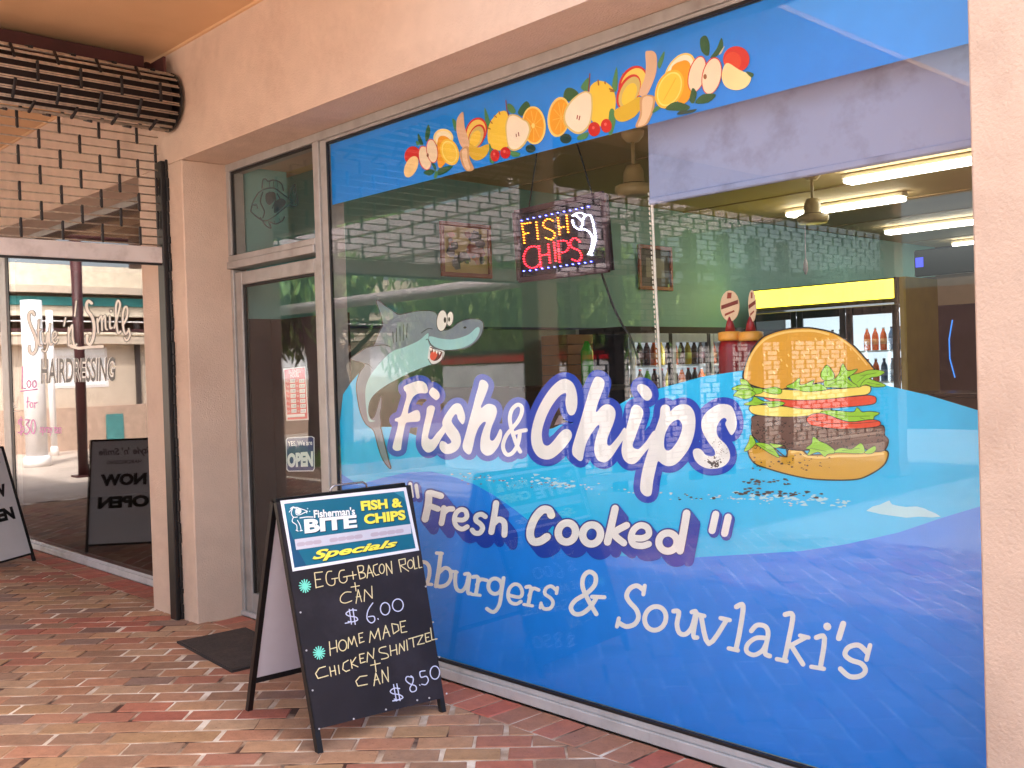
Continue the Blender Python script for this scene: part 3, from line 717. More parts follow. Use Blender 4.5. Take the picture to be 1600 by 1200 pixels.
# ---- Hamburgers & Souvlaki's
HS = Art(WM, 600, 720, 2.6667, base=0.0020)
LH = [([(-150, 300), (-170, 420)], 17), ([(-95, 312), (-112, 436)], 17), ([(-160, 362), (-104, 374)], 16), ([(-168, 298), (-132, 304)], 13), ([(-190, 418), (-152, 424)], 13), ([(-112, 310), (-78, 316)], 13), ([(-130, 434), (-92, 440)], 13),
      ([(-10, 372), (-40, 364), (-62, 390), (-62, 426), (-40, 444), (-16, 430), (-8, 380), (-8, 446), (4, 452)], 16),
      ([(40, 390), (30, 470)], 16), ([(36, 410), (60, 392), (80, 402), (82, 430), (74, 482)], 16), ([(82, 420), (104, 404), (124, 414), (126, 440), (118, 494)], 16),
      ([(150, 420), (176, 424), (190, 444), (190, 478), (180, 512)], 16), ([(170, 512), (200, 515)], 14),
      ([(238, 386), (230, 450), (218, 522)], 18), ([(220, 384), (244, 386)], 14), ([(230, 466), (254, 446), (276, 456), (280, 486), (264, 514), (236, 524), (218, 518)], 16),
      ([(300, 462), (298, 506), (306, 536), (326, 542), (344, 520), (354, 478)], 16), ([(286, 460), (306, 464)], 13), ([(338, 472), (358, 476), (350, 546), (362, 552)], 15),
      ([(372, 484), (394, 488), (384, 556)], 16), ([(366, 556), (402, 560)], 13), ([(388, 516), (404, 494), (430, 498)], 15),
      (ring(464, 522, 28, 32, 12), 16), ([(500, 488), (492, 540), (482, 600), (458, 630), (430, 616)], 16),
      ([(524, 560), (566, 568), (578, 548), (566, 520), (544, 514), (524, 532), (518, 562), (528, 588), (552, 596), (572, 586)], 15),
      ([(594, 526), (614, 530), (602, 600)], 16), ([(584, 598), (620, 604)], 13), ([(606, 562), (622, 532), (646, 538)], 15),
      ([(724, 528), (720, 552)], 14), ([(720, 540), (698, 522), (676, 532), (672, 554), (696, 572), (706, 592), (694, 614), (668, 616), (656, 598)], 15), ([(656, 592), (652, 612)], 13),
      ([(886, 638), (858, 590), (830, 530), (832, 484), (856, 462), (882, 478), (880, 516), (846, 552), (800, 580), (780, 610), (794, 636), (826, 636), (862, 608), (884, 574)], 19), ([(868, 566), (920, 568)], 17),
      ([(1088, 520), (1082, 556)], 17), ([(1082, 538), (1056, 520), (1026, 532), (1012, 562), (1026, 590), (1052, 618), (1062, 650), (1046, 680), (1010, 690), (980, 674)], 20), ([(980, 656), (972, 690)], 17),
      (ring(1132, 656, 44, 50, 14, 20), 20),
      ([(1208, 626), (1230, 630), (1222, 680), (1232, 716), (1258, 722), (1284, 694), (1300, 636)], 20), ([(1284, 630), (1304, 634), (1290, 726), (1306, 736)], 19)]
HS.strokes(LH[:32], 16, WHT, n=3); HS.strokes(LH[32:], 18, WHT, n=3)
HS.at(1100, 720, 2.5)
RH = [([(-24, 600), (2, 606)], 18), ([(-10, 606), (20, 714), (88, 624)], 19), ([(66, 614), (102, 622)], 17),
      ([(128, 570), (154, 566), (142, 660), (126, 736)], 20), ([(98, 732), (134, 740)], 17),
      ([(186, 664), (208, 642), (240, 646), (252, 672), (244, 720), (240, 752), (258, 762)], 19), ([(244, 692), (204, 692), (172, 716), (168, 744), (196, 758), (228, 742), (244, 714)], 18),
      ([(318, 600), (348, 604), (332, 700), (316, 776)], 20), ([(286, 774), (324, 782)], 17), ([(376, 682), (410, 690)], 16), ([(398, 690), (334, 724)], 18), ([(340, 718), (388, 794)], 19),
      ([(440, 690), (472, 692), (456, 806)], 20), ([(420, 804), (470, 812)], 17), ([(482, 646), (484, 648)], 30),
      ([(545, 636), (528, 692)], 24),
      ([(650, 720), (636, 776)], 18), ([(640, 750), (606, 720), (566, 728), (552, 756), (576, 778), (616, 792), (632, 818), (612, 840), (570, 842), (534, 812)], 20)]
HS.strokes(RH, 19, WHT, n=4)
HS.build('lettering', win, label="white typewriter-style words Hamburgers & Souvlaki's")

# ---- burger
BG = Art(WM, 1120, 480, 4.0, base=0.0020)
BUN = (216, 160, 44); BUN2 = (240, 204, 112); LET = (140, 204, 40); CHE = (246, 226, 104); TOM = (222, 72, 40); PAT = (104, 76, 66)
bun = [(172, 440), (175, 400), (200, 320), (240, 250), (290, 195), (350, 165), (420, 145), (500, 135), (580, 134), (640, 143), (690, 153), (745, 172), (800, 203), (860, 250), (900, 293), (940, 338), (968, 372), (984, 396), (950, 402), (870, 420), (800, 440), (700, 458), (560, 482), (440, 502), (400, 512), (300, 505), (240, 490), (192, 468)]
botb = [(205, 880), (240, 855), (290, 885), (340, 915), (380, 930), (440, 935), (452, 892), (500, 883), (540, 900), (570, 925), (650, 925), (700, 912), (800, 905), (900, 912), (1000, 905), (1050, 898), (1070, 915), (1052, 970), (1010, 1010), (940, 1050), (880, 1070), (780, 1076), (640, 1072), (540, 1060), (420, 1033), (320, 1003), (250, 978), (215, 940), (203, 905)]
pat = [(240, 680), (400, 682), (600, 675), (750, 700), (1000, 735), (1045, 750), (1048, 800), (1072, 830), (1058, 880), (1030, 897), (960, 895), (900, 868), (850, 888), (750, 895), (650, 880), (540, 892), (440, 882), (300, 855), (250, 822), (224, 790), (224, 720)]
c1 = [(222, 545), (300, 520), (380, 515), (500, 520), (600, 525), (700, 515), (800, 510), (870, 500), (930, 490), (962, 500), (958, 530), (930, 545), (860, 552), (760, 565), (640, 575), (520, 578), (400, 572), (300, 560)]
t1 = [(300, 566), (430, 575), (560, 580), (700, 570), (860, 560), (940, 553), (988, 560), (997, 580), (985, 600), (930, 610), (820, 620), (700, 630), (560, 632), (460, 622), (390, 602)]
c2 = [(210, 622), (260, 612), (400, 620), (520, 630), (650, 640), (720, 642), (690, 660), (600, 672), (500, 682), (380, 682), (260, 672), (215, 652)]
BG.at(1120, 480, 4)
BG.polys([bun], (24, 20, 22), grow=2.6, n=3); BG.poly(bun, BUN)
BG.strokes([[(186, 440), (200, 350), (235, 275), (290, 212), (350, 180), (430, 158), (520, 148), (620, 150), (700, 170)]], 13, BUN2)
BG.strokes([[(760, 190), (830, 238), (890, 300), (940, 360)]], 9, BUN2)
BG.strokes([[(x-2, y-5), (x+3, y+5)] for x, y in [(386, 270), (405, 330), (440, 365), (518, 215), (548, 300), (575, 268), (628, 318), (662, 212), (680, 260), (700, 318), (730, 230), (768, 243), (795, 331), (800, 290), (838, 262), (888, 322), (700, 200), (360, 410), (300, 300), (290, 360), (590, 372), (540, 400), (470, 420), (620, 200), (380, 390), (450, 300)]], 8, BUN2)
BG.polys([botb], (24, 20, 22), grow=2.2, n=3); BG.poly(botb, (206, 160, 46))
BG.strokes([[(470, 905), (520, 900), (560, 930), (650, 940), (760, 930), (900, 928), (1040, 915)]], 14, BUN2)
BG.polys([pat], (28, 24, 26), grow=1.6, n=3); BG.poly(pat, PAT)
rs2 = random.Random(9); sq = []
for _ in range(230):
    x, y = rs2.uniform(245, 1045), rs2.uniform(695, 880)
    if 560 < x and y < 700+(x-560)*.14: continue
    a = rs2.random()*3.14; l = rs2.uniform(4, 13); sq.append([(x, y), (x+l*math.cos(a), y+l*math.sin(a)), (x+l*1.4*math.cos(a+.8), y+l*1.4*math.sin(a+.8))])
BG.strokes(sq, 3.6, (34, 28, 30), sm=False)
def leafy(pts, veins=()):
    BG.polys([pts], (26, 34, 18), grow=0.9, n=3); BG.poly(pts, LET)
    if veins: BG.strokes(list(veins), 2.4, (40, 60, 20))
for p_, c_ in ((c2, CHE), (t1, TOM), (c1, CHE)):
    BG.polys([p_], (26, 22, 24), grow=1.3, n=3); BG.poly(p_, c_)
leafy([(150, 450), (190, 460), (225, 500), (290, 512), (280, 535), (220, 542), (170, 500)])
leafy([(100, 507), (160, 484), (215, 498), (228, 515), (170, 524), (120, 516)], [[(120, 508), (215, 508)]])
leafy([(110, 550), (150, 515), (220, 520), (242, 545), (185, 572), (125, 556)], [[(130, 548), (225, 540)]])
leafy([(290, 520), (330, 506), (372, 500), (408, 518), (398, 540), (350, 540)])
leafy([(240, 560), (300, 590), (380, 588), (428, 600), (380, 620), (330, 622), (310, 600), (240, 612), (175, 606), (222, 586)], [[(240, 598), (400, 602)]])
leafy([(440, 496), (480, 476), (520, 445), (522, 484), (560, 480), (612, 455), (602, 484), (650, 480), (692, 512), (640, 522), (560, 526), (500, 512)], [[(520, 500), (600, 492)]])
leafy([(840, 430), (900, 412), (946, 396), (1000, 393), (1052, 405), (1012, 432), (960, 442), (905, 494), (870, 492), (850, 462)], [[(900, 430), (1000, 410)], [(880, 470), (940, 420)]])
leafy([(905, 490), (942, 450), (1000, 463), (1060, 490), (985, 497), (940, 482)], [[(945, 470), (1030, 486)]])
leafy([(680, 495), (680, 456), (740, 448), (770, 415), (792, 355), (822, 398), (882, 388), (850, 420), (822, 440), (850, 470), (882, 496), (800, 502), (720, 500)], [[(700, 490), (780, 455), (850, 490)], [(770, 440), (810, 395)]])
leafy([(692, 363), (722, 392), (738, 424), (732, 446), (700, 456), (666, 450), (655, 420), (668, 392)], [[(694, 390), (696, 425)]])
leafy([(652, 658), (700, 645), (780, 650), (860, 655), (882, 628), (912, 655), (960, 652), (1020, 661), (988, 682), (976, 706), (900, 718), (830, 715), (760, 692), (700, 676)], [[(720, 662), (820, 680), (960, 680)], [(900, 690), (930, 700)]])
t2 = [(570, 695), (600, 672), (650, 665), (700, 675), (830, 718), (960, 705), (1015, 712), (1026, 730), (1000, 745), (900, 755), (780, 758), (680, 750), (600, 735), (573, 715)]
BG.polys([t2], (26, 22, 24), grow=1.3, n=3); BG.poly(t2, TOM)
BG.strokes([[(578, 700), (680, 722), (800, 728), (900, 724), (1010, 714)], [(610, 690), (640, 686)], [(675, 690), (690, 684)]], 3.4, (40, 20, 18))
leafy([(216, 800), (206, 840), (178, 897), (212, 886), (246, 850), (236, 820)])
leafy([(250, 850), (300, 850), (350, 870), (396, 937), (340, 912), (290, 880)], [[(280, 862), (360, 905)]])
leafy([(335, 850), (372, 878), (430, 865), (445, 934), (400, 908)])
leafy([(610, 810), (650, 838), (700, 860), (750, 905), (700, 916), (680, 932), (640, 902), (575, 925), (590, 890), (565, 880), (600, 852)], [[(590, 880), (690, 900)]])
leafy([(742, 905), (780, 880), (850, 885), (908, 850), (930, 905), (880, 912), (800, 908)], [[(790, 895), (900, 880)]])
leafy([(930, 908), (990, 868), (1000, 888), (975, 912)])
ps = []
for _ in range(46):
    x, y, s = rs2.uniform(230, 720), rs2.gauss(970, 26), rs2.uniform(1.5, 6); ps.append([BG.T((x+s*1.6*rs2.uniform(.5, 1.3)*math.cos(k), y+s*rs2.uniform(.5, 1.3)*math.sin(k))) for k in range(6)])
BG.fill([p for p in ps], (70, 52, 34))
BG.build('burger_picture', win, label='cartoon burger with sesame bun, lettuce, cheese, tomato and patty')

# ---- shark
SK = Art(WM, 520, 460, 4.0, base=0.0046)
GRY = (112, 128, 146); BEL = (150, 206, 212)
body = [(278, 38), (330, 72), (388, 112), (420, 128), (480, 116), (560, 104), (640, 112), (668, 160), (668, 205), (700, 226), (745, 214), (790, 180), (835, 160), (890, 155), (932, 165), (945, 200), (922, 268), (850, 330), (760, 347), (700, 352), (694, 400), (655, 432), (600, 442), (500, 480), (420, 520), (330, 570), (265, 620), (232, 672), (222, 730), (240, 776), (266, 762), (290, 690), (306, 640), (306, 700), (298, 745), (304, 800), (302, 835), (306, 850), (325, 930), (350, 1032), (364, 1086), (320, 1032), (290, 950), (262, 850), (215, 810), (180, 740), (160, 640), (155, 560), (175, 490), (206, 432), (120, 405), (170, 365), (222, 332), (262, 318), (290, 250), (318, 196), (340, 168), (384, 136), (330, 178), (300, 150), (296, 90)]
body = [(278, 38), (330, 72), (388, 112), (420, 128), (480, 116), (560, 104), (640, 112), (668, 160), (668, 205), (700, 226), (745, 214), (790, 180), (835, 160), (890, 155), (932, 165), (945, 200), (922, 268), (850, 330), (760, 347), (700, 352), (694, 400), (655, 432), (600, 442), (500, 480), (420, 520), (330, 570), (265, 620), (232, 672), (222, 730), (240, 776), (266, 762), (290, 690), (306, 640), (306, 700), (298, 745), (304, 800), (302, 835), (306, 850), (325, 930), (350, 1032), (364, 1086), (320, 1032), (290, 950), (262, 850), (215, 810), (180, 740), (160, 640), (155, 560), (175, 490), (206, 432), (120, 405), (170, 365), (222, 332), (262, 318), (290, 250), (318, 196), (316, 168), (304, 120)]
SK.polys([body], BLK, grow=1.5, n=3); SK.poly(body, GRY)
SK.poly([(600, 242), (540, 290), (450, 330), (370, 360), (290, 440), (232, 520), (208, 600), (212, 700), (225, 780), (240, 796), (270, 790), (244, 782), (226, 736), (234, 672), (267, 622), (332, 572), (422, 522), (502, 482), (600, 444), (645, 430), (612, 400), (612, 330), (600, 290)], BEL)
SK.poly([(610, 262), (680, 276), (760, 280), (850, 252), (902, 208), (922, 212), (916, 250), (880, 300), (820, 332), (760, 344), (700, 346), (650, 330), (612, 300)], BEL)
SK.poly([(612, 322), (640, 342), (700, 356), (692, 398), (660, 430), (628, 436), (602, 408), (600, 380)], (222, 230, 232)); SK.poly([(614, 330), (650, 348), (688, 360), (672, 400), (640, 416), (618, 396)], (96, 26, 30))
SK.poly([(622, 362), (645, 358), (658, 378), (642, 408), (622, 410), (612, 388)], (222, 76, 52))
for tx, ty in ((618, 334), (636, 342), (654, 350), (672, 356)): SK.poly([(tx-8, ty-2), (tx+9, ty+4), (tx, ty+24)], (244, 246, 244), sm=False)
SK.strokes([[(588, 284), (598, 280), (610, 296), (622, 318), (650, 338), (700, 350)], [(602, 404), (624, 436), (660, 430), (690, 402), (694, 360)]], 4, BLK)
SK.strokes([[(380, 235), (384, 300)], [(402, 212), (404, 296)], [(425, 200), (426, 292)], [(448, 190), (446, 286)], [(470, 184), (466, 270)], [(560, 240), (600, 214), (628, 216)], [(222, 332), (280, 320), (330, 316), (365, 328)], [(206, 432), (232, 440), (252, 464)]], 4, BLK)
for cx_, cy2, rx, ry, pr in ((738, 152, 19, 44, 7), (688, 164, 31, 64, 9)):
    SK.ell((cx_, cy2), rx+4, ry+4, BLK, 6); SK.ell((cx_, cy2), rx, ry, (232, 236, 230), 6)
SK.ell((707, 160), 8, 18, BLK); SK.ell((733, 156), 6, 14, BLK); SK.ell((832, 207), 10, 7, BLK, -10)
SK.build('shark_picture', win, label='grinning grey cartoon shark leaping over the lettering')

# ---- fruit garlands
LF = (30, 92, 56); LF2 = (70, 136, 84); CRM = (244, 222, 188); ORG = (244, 164, 40); YEL = (248, 206, 70); RED = (214, 44, 40); SKN = (226, 184, 150)
def fruit_left():
    A = Art(WM, 600, 40, 4.615, base=0.0010)
    def leaf(p, c=LF): A.poly(p, c, n=3)
    leaf([(245, 780), (262, 800), (285, 855), (262, 860), (247, 828)]); leaf([(320, 712), (335, 760), (322, 820), (303, 835), (298, 780)]); leaf([(232, 830), (262, 850), (240, 866)], LF2)
    leaf([(492, 672), (520, 692), (518, 760), (505, 740)], LF2); leaf([(726, 590), (765, 690), (760, 750), (735, 730)], LF2); leaf([(700, 664), (730, 700), (728, 730)], LF2)
    leaf([(285, 1060), (330, 1035), (370, 1050), (330, 1082)]); leaf([(345, 990), (375, 1010), (372, 1050)]); leaf([(390, 1080), (400, 1030), (500, 1010), (450, 1060)]); leaf([(372, 1050), (392, 1060), (380, 1100), (362, 1095)], LF2)
    A.ell((205, 935), 54, 66, RED, 20); A.ell((198, 1018), 44, 82, (250, 214, 150), 24)
    A.ell((430, 810), 72, 66, (250, 226, 150)); A.ell((430, 812), 58, 52, (252, 238, 200)); A.poly([(395, 810), (450, 800), (490, 850), (470, 940), (430, 1010), (395, 1020), (385, 920)], ORG)
    A.ell((296, 955), 46, 90, RED, -12); A.ell((298, 955), 41, 84, CRM, -12); A.ell((350, 905), 42, 88, RED, -8); A.ell((350, 905), 37, 82, CRM, -8); A.ell((318, 935), 8, 14, (150, 90, 50))
    A.ell((476, 912), 66, 98, (250, 200, 60), -18); A.ell((476, 912), 54, 84, (252, 226, 120), -18); A.ell((476, 912), 46, 74, YEL, -18)
    A.ell((668, 765), 76, 104, RED, 18); A.ell((668, 768), 66, 92, (248, 210, 100), 18); A.ell((672, 800), 56, 92, RED, 22); A.ell((668, 806), 48, 84, (214, 190, 110), 22); A.ell((662, 815), 34, 62, YEL, 22)
    A.poly([(620, 850), (680, 880), (758, 855), (752, 920), (700, 968), (645, 965), (615, 920)], (222, 180, 50))
    A.poly([(575, 625), (540, 655), (526, 700), (530, 780), (555, 860), (590, 892), (618, 868), (606, 800), (584, 720)], SKN)
    A.poly([(552, 905), (610, 872), (622, 960), (652, 1035), (600, 1048), (562, 990)], (206, 158, 110)); A.poly([(566, 905), (600, 890), (606, 960), (625, 1030), (600, 1036), (574, 980)], (236, 200, 160))
    A.poly([(885, 620), (840, 622), (815, 640), (775, 690), (752, 760), (755, 840), (790, 890), (850, 900), (900, 860), (905, 700)], YEL)
    A.strokes([[(832, 620), (840, 640)], [(800, 650), (815, 662)], [(772, 690), (784, 706)], [(756, 740), (770, 746)]], 8, (150, 84, 40))
    leaf([(895, 565), (930, 575), (955, 620), (930, 635), (900, 610)], LF2); leaf([(1010, 560), (1040, 548), (1060, 590), (1040, 640), (990, 650), (970, 620)])
    A.ell((1085, 720), 86, 138, (252, 214, 120), -4); A.ell((1083, 720), 74, 124, ORG, -4)
    A.strokes([[(1085, 720), (1085+64*math.cos(a), 720+110*math.sin(a))] for a in [k*.7+.2 for k in range(9)]], 3, (252, 206, 100)); A.ell((1080, 722), 12, 18, (252, 220, 130))
    A.poly([(900, 655), (930, 640), (970, 648), (1005, 672), (1045, 695), (1062, 750), (1040, 825), (1000, 880), (945, 905), (902, 882), (885, 800), (880, 720)], (222, 196, 120)); A.poly([(905, 665), (935, 650), (965, 658), (1000, 680), (1035, 702), (1050, 752), (1030, 818), (992, 868), (945, 893), (908, 872), (893, 800), (890, 725)], (250, 232, 204))
    A.strokes([[(960, 802), (958, 784)], [(978, 796), (974, 772)], [(884, 540), (890, 600), (904, 650)]], 7, (150, 60, 40))
    A.ell((1062, 888), 36, 30, (26, 66, 60)); leaf([(912, 905), (985, 920), (975, 945), (930, 945)], LF2)
    leaf([(765, 850), (785, 900), (800, 990), (770, 985), (765, 930)], LF2)
    for c, rx, ry in (((806, 937), 33, 44), ((880, 918), 37, 42)): A.ell(c, rx, ry, (206, 24, 30)); A.ell((c[0]-6, c[1]-10), 9, 11, (236, 110, 100))
    return A.build('fruit_picture', win, label='left garland of printed fruit with peach at its left end')
def fruit_right():
    A = Art(WM, 840, 40, 4.4444, base=0.0010)
    def leaf(p, c=LF): A.poly(p, c, n=3)
    leaf([(196, 440), (240, 434), (285, 470), (262, 515), (215, 525), (180, 500)]); leaf([(300, 430), (350, 362), (362, 400), (345, 455)], LF2); leaf([(550, 285), (558, 400), (545, 460), (515, 430)], LF2); leaf([(590, 330), (600, 380), (570, 460)], LF2)
    leaf([(880, 178), (878, 230), (850, 300), (836, 260)], LF2); leaf([(1130, 95), (1170, 70), (1196, 130), (1188, 210), (1140, 180)]); leaf([(1278, 85), (1290, 150), (1250, 210), (1200, 225), (1245, 160)]); leaf([(1300, 140), (1280, 190), (1260, 200)], (220, 206, 180))
    A.ell((150, 635), 78, 140, (252, 214, 120), 8); A.ell((153, 635), 66, 124, ORG, 8)
    A.strokes([[(165, 640), (165+58*math.cos(a), 640+110*math.sin(a))] for a in [k*.7+.2 for k in range(9)]], 3, (252, 206, 100))
    A.poly([(420, 385), (460, 388), (500, 410), (530, 450), (545, 520), (535, 610), (500, 680), (440, 700), (380, 660), (360, 560), (365, 440), (385, 405)], YEL)
    A.strokes([[(422, 380), (426, 412)], [(470, 392), (472, 404)], [(502, 440), (530, 450)], [(508, 455), (532, 458)]], 10, (150, 84, 40))
    A.poly([(330, 455), (360, 462), (382, 490), (384, 600), (362, 700), (300, 752), (240, 738), (188, 680), (186, 600), (226, 530), (280, 480)], (222, 196, 120)); A.poly([(330, 466), (355, 472), (372, 496), (374, 600), (352, 690), (298, 738), (245, 724), (200, 672), (198, 604), (234, 538), (286, 488)], (250, 232, 204))
    A.strokes([[(280, 625), (276, 648)], [(296, 630), (290, 655)], [(365, 335), (356, 455)]], 8, (150, 60, 40))
    A.ell((198, 785), 40, 34, (26, 66, 60)); leaf([(355, 740), (285, 765), (282, 795), (340, 785)], LF2); leaf([(500, 600), (530, 580), (545, 660), (520, 750), (495, 745)], LF2)
    for c, rx, ry in (((396, 720), 42, 50), ((480, 696), 38, 48)): A.ell(c, rx, ry, (206, 24, 30)); A.ell((c[0]-6, c[1]-10), 9, 11, (236, 110, 100))
    A.ell((665, 400), 92, 128, RED, 28); A.ell((668, 405), 80, 116, (248, 214, 100), 28); A.ell((635, 460), 72, 130, RED, 25); A.ell((640, 465), 62, 118, (214, 190, 110), 25); A.ell((640, 478), 44, 84, YEL, 25)
    A.poly([(540, 590), (620, 545), (715, 495), (725, 560), (680, 630), (600, 668), (548, 652)], (222, 180, 50))
    A.poly([(752, 190), (775, 176), (812, 182), (832, 222), (826, 330), (790, 430), (755, 488), (715, 486), (712, 450), (745, 370), (756, 280)], SKN)
    A.poly([(720, 498), (812, 490), (814, 570), (790, 640), (758, 690), (684, 705), (712, 620)], (206, 158, 110)); A.poly([(735, 505), (800, 500), (798, 570), (775, 640), (745, 685), (700, 696), (728, 620)], (236, 200, 160))
    A.ell((990, 330), 92, 152, (252, 214, 110), 30); A.ell((990, 330), 82, 138, (252, 240, 208), 30); A.poly([(930, 310), (1010, 245), (1060, 260), (1070, 340), (1070, 460), (1040, 530), (980, 530)], ORG)
    A.ell((920, 442), 92, 142, (250, 190, 50), 24); A.ell((920, 442), 78, 126, (252, 226, 120), 24); A.ell((920, 442), 70, 114, YEL, 24); A.strokes([[(880, 520), (965, 365)]], 5, (238, 178, 40))
    A.ell((1112, 338), 60, 130, RED, 14); A.ell((1112, 340), 54, 124, CRM, 14); A.ell((1214, 350), 68, 132, RED, 12); A.ell((1214, 352), 62, 125, CRM, 12); A.ell((1168, 356), 12, 18, (150, 90, 50))
    leaf([(890, 580), (960, 530), (1060, 560), (1040, 590), (960, 592)]); leaf([(1060, 520), (1080, 435), (1110, 470), (1090, 540)]); leaf([(1100, 540), (1150, 480), (1244, 480), (1190, 535)]); leaf([(975, 620), (1000, 590), (1050, 590), (1110, 580), (1080, 605)], (24, 70, 66)); leaf([(800, 610), (830, 560), (858, 575)], LF2)
    A.ell((1385, 235), 92, 90, RED, 0); A.ell((1360, 250), 60, 66, (226, 70, 44)); A.poly([(1318, 262), (1400, 305), (1486, 352), (1462, 420), (1390, 450), (1312, 425), (1284, 350)], (252, 224, 160)); leaf([(1450, 320), (1505, 335), (1490, 362)])
    return A.build('fruit_picture', win, label='right garland of printed fruit with peach at its right end')
fruit_left(); fruit_right()

# ---- teal fish on the transom
TF = Art(wall_map(3.094, -1), 320, 180, 4.0, base=-0.003)
TC = (0, 62, 76)
TF.strokes([[(284, 600), (300, 540), (330, 490), (370, 462), (430, 456), (480, 490), (520, 520), (545, 548), (520, 560), (470, 600), (420, 640), (370, 660), (330, 640), (296, 612), (284, 600)],
            [(355, 455), (360, 405), (378, 398), (392, 412), (420, 405), (450, 410), (478, 430), (488, 470)], [(520, 520), (530, 470), (560, 432), (566, 480), (578, 545), (560, 570), (520, 560)],
            [(345, 640), (380, 690), (410, 705), (405, 670), (440, 680), (480, 660), (495, 635)], [(300, 560), (318, 556), (326, 580)], [(360, 480), (345, 540), (370, 600), (360, 640)], [(400, 480), (440, 520), (420, 580)], [(450, 490), (470, 540), (440, 600)]], 9, TC)
TF.strokes([[(400, 412), (405, 455)], [(425, 412), (430, 455)], [(450, 418), (455, 462)], [(535, 485), (555, 550)], [(550, 460), (565, 550)], [(395, 665), (400, 690)], [(430, 660), (436, 680)], [(460, 645), (470, 664)]], 4, TC)
TF.poly([(380, 490), (430, 480), (440, 520), (405, 560), (380, 540)], (0, 50, 64)); TF.poly([(440, 540), (480, 520), (505, 545), (470, 590), (430, 610)], (0, 50, 64)); TF.ell((310, 560), 9, 9, TC)
TF.build('fish_drawing', tr)

# ---- salon lettering
SL = Art(wall_map(3.088, -1), 0, 400, 5.0, base=0.0085)
SM = [([(275, 460), (262, 436), (238, 446), (232, 490), (250, 550), (276, 610), (292, 660), (292, 720), (268, 764), (240, 748), (238, 706)], 20), ([(312, 500), (306, 600), (312, 690), (330, 700)], 13), ([(296, 580), (328, 575)], 9), ([(340, 600), (346, 670), (368, 680), (378, 600)], 12), ([(380, 600), (382, 690), (362, 745), (338, 735)], 12),
      ([(398, 530), (392, 620), (400, 690), (414, 684)], 13), ([(420, 650), (448, 620), (440, 590), (422, 610), (420, 660), (440, 680), (458, 656)], 11), ([(520, 484), (508, 545)], 11), ([(545, 560), (545, 700)], 13), ([(548, 600), (572, 540), (576, 640), (590, 700), (606, 690)], 14), ([(604, 352), (592, 470)], 11)]
SM2 = [([(724, 370), (700, 352), (684, 380), (694, 430), (730, 480), (744, 560), (736, 640), (712, 690), (688, 670), (690, 620)], 22), ([(768, 490), (776, 600)], 13), ([(772, 520), (800, 470), (806, 580)], 13), ([(804, 510), (828, 466), (834, 560), (846, 575)], 13), ([(866, 470), (868, 560), (884, 560)], 13), ([(874, 428), (877, 432)], 17),
       ([(902, 560), (930, 460), (946, 380), (930, 348), (914, 400), (918, 520), (930, 600), (950, 590)], 15), ([(968, 540), (1000, 480), (1004, 410), (984, 400), (968, 460), (972, 560), (990, 610), (1014, 580)], 15), ([(1014, 570), (1024, 620), (1000, 660), (980, 640)], 13)]
SL.strokes(SM+SM2, 13, (30, 24, 26), grow=1.0, n=3); SL.strokes(SM+SM2, 13, (244, 238, 228), n=3)
SL.strokes([[(560, 700), (620, 720), (700, 712), (810, 706)]], 22, (244, 238, 228), n=3)
HQ = [(330, 800), (908, 790), (905, 975), (330, 1000)]
art_text(SL, 'HAIRDRESSING', HQ, (240, 238, 234), bold=0.05); art_text(SL, 'HAIRDRESSING', HQ, (26, 22, 26), bold=0.012)
SL.at(0, 600, 3.0)
PINK = (236, 130, 206)
SL.strokes([[(110, -80), (108, 20)], [(108, 20), (125, 20)], ring(140, 0, 9, 16, 8), ring(166, 0, 9, 16, 8), [(100, 34), (180, 24)]], 6, PINK)
SL.strokes([[(135, 60), (132, 110)], [(128, 84), (142, 82)], ring(152, 98, 7, 12, 8), [(166, 86), (168, 112)], [(168, 92), (178, 86)]], 5, PINK)
SL.strokes([[(112, 168), (98, 166), (92, 182), (108, 198), (116, 212), (104, 230), (90, 226)], [(103, 155), (103, 238)], [(124, 168), (140, 170), (130, 192), (144, 212), (132, 234), (120, 230)], ring(160, 200, 10, 32, 10)], 6, PINK)
art_text(SL, 'spray tan', [(192, 196), (292, 196), (292, 246), (192, 240)], PINK, bold=0.01)
SL.strokes([[(60, 60), (74, 110), (90, 60)], [(50, 130), (104, 126)], [(66, 110), (84, 110)]], 3, (220, 214, 206))
SL.build('lettering', sal, label="white script Style 'n' Smile over black and white HAIRDRESSING with pink price writing")
# ================================================================== sandwich board 1 (specials)
RESV = None
def vperp(a, b): return Vector((a[1]*b[2]-a[2]*b[1], a[2]*b[0]-a[0]*b[2], a[0]*b[1]-a[1]*b[0]))
def bar(b, p, q, w, t, side, m):
    """square bar from p to q; side = unit vector across"""
    p, q, side = Vector(p), Vector(q), Vector(side).normalized(); d = (q-p).normalized(); n = side.cross(d).normalized()
    vs_ = [e+side*(sx*w/2)+n*(sy*t/2) for e in (p, q) for sx, sy in ((-1, -1), (1, -1), (1, 1), (-1, 1))]
    b.add(vs_, [(3, 2, 1, 0), (4, 5, 6, 7), (0, 1, 5, 4), (1, 2, 6, 5), (2, 3, 7, 6), (3, 0, 4, 7)], m)
def slab(b, p, q, r, s_, t, n, m):
    """panel through 4 corners, thickness t along -n"""
    P = [Vector(v) for v in (p, q, r, s_)]; n = Vector(n).normalized(); Q = [v-n*t for v in P]
    b.add(P+Q, [(0, 1, 2, 3), (7, 6, 5, 4), (0, 4, 5, 1), (1, 5, 6, 2), (2, 6, 7, 3), (3, 7, 4, 0)], m)
CHALKB = paint('chalkboard', (36, 31, 38), rough=0.62, var=0.18, scale=5, dirt=(70, 64, 74), dscale=3.0, damt=0.4, spec=0.3)
WPAN = paint('white_board_back', (222, 214, 222), rough=0.5, var=0.04)
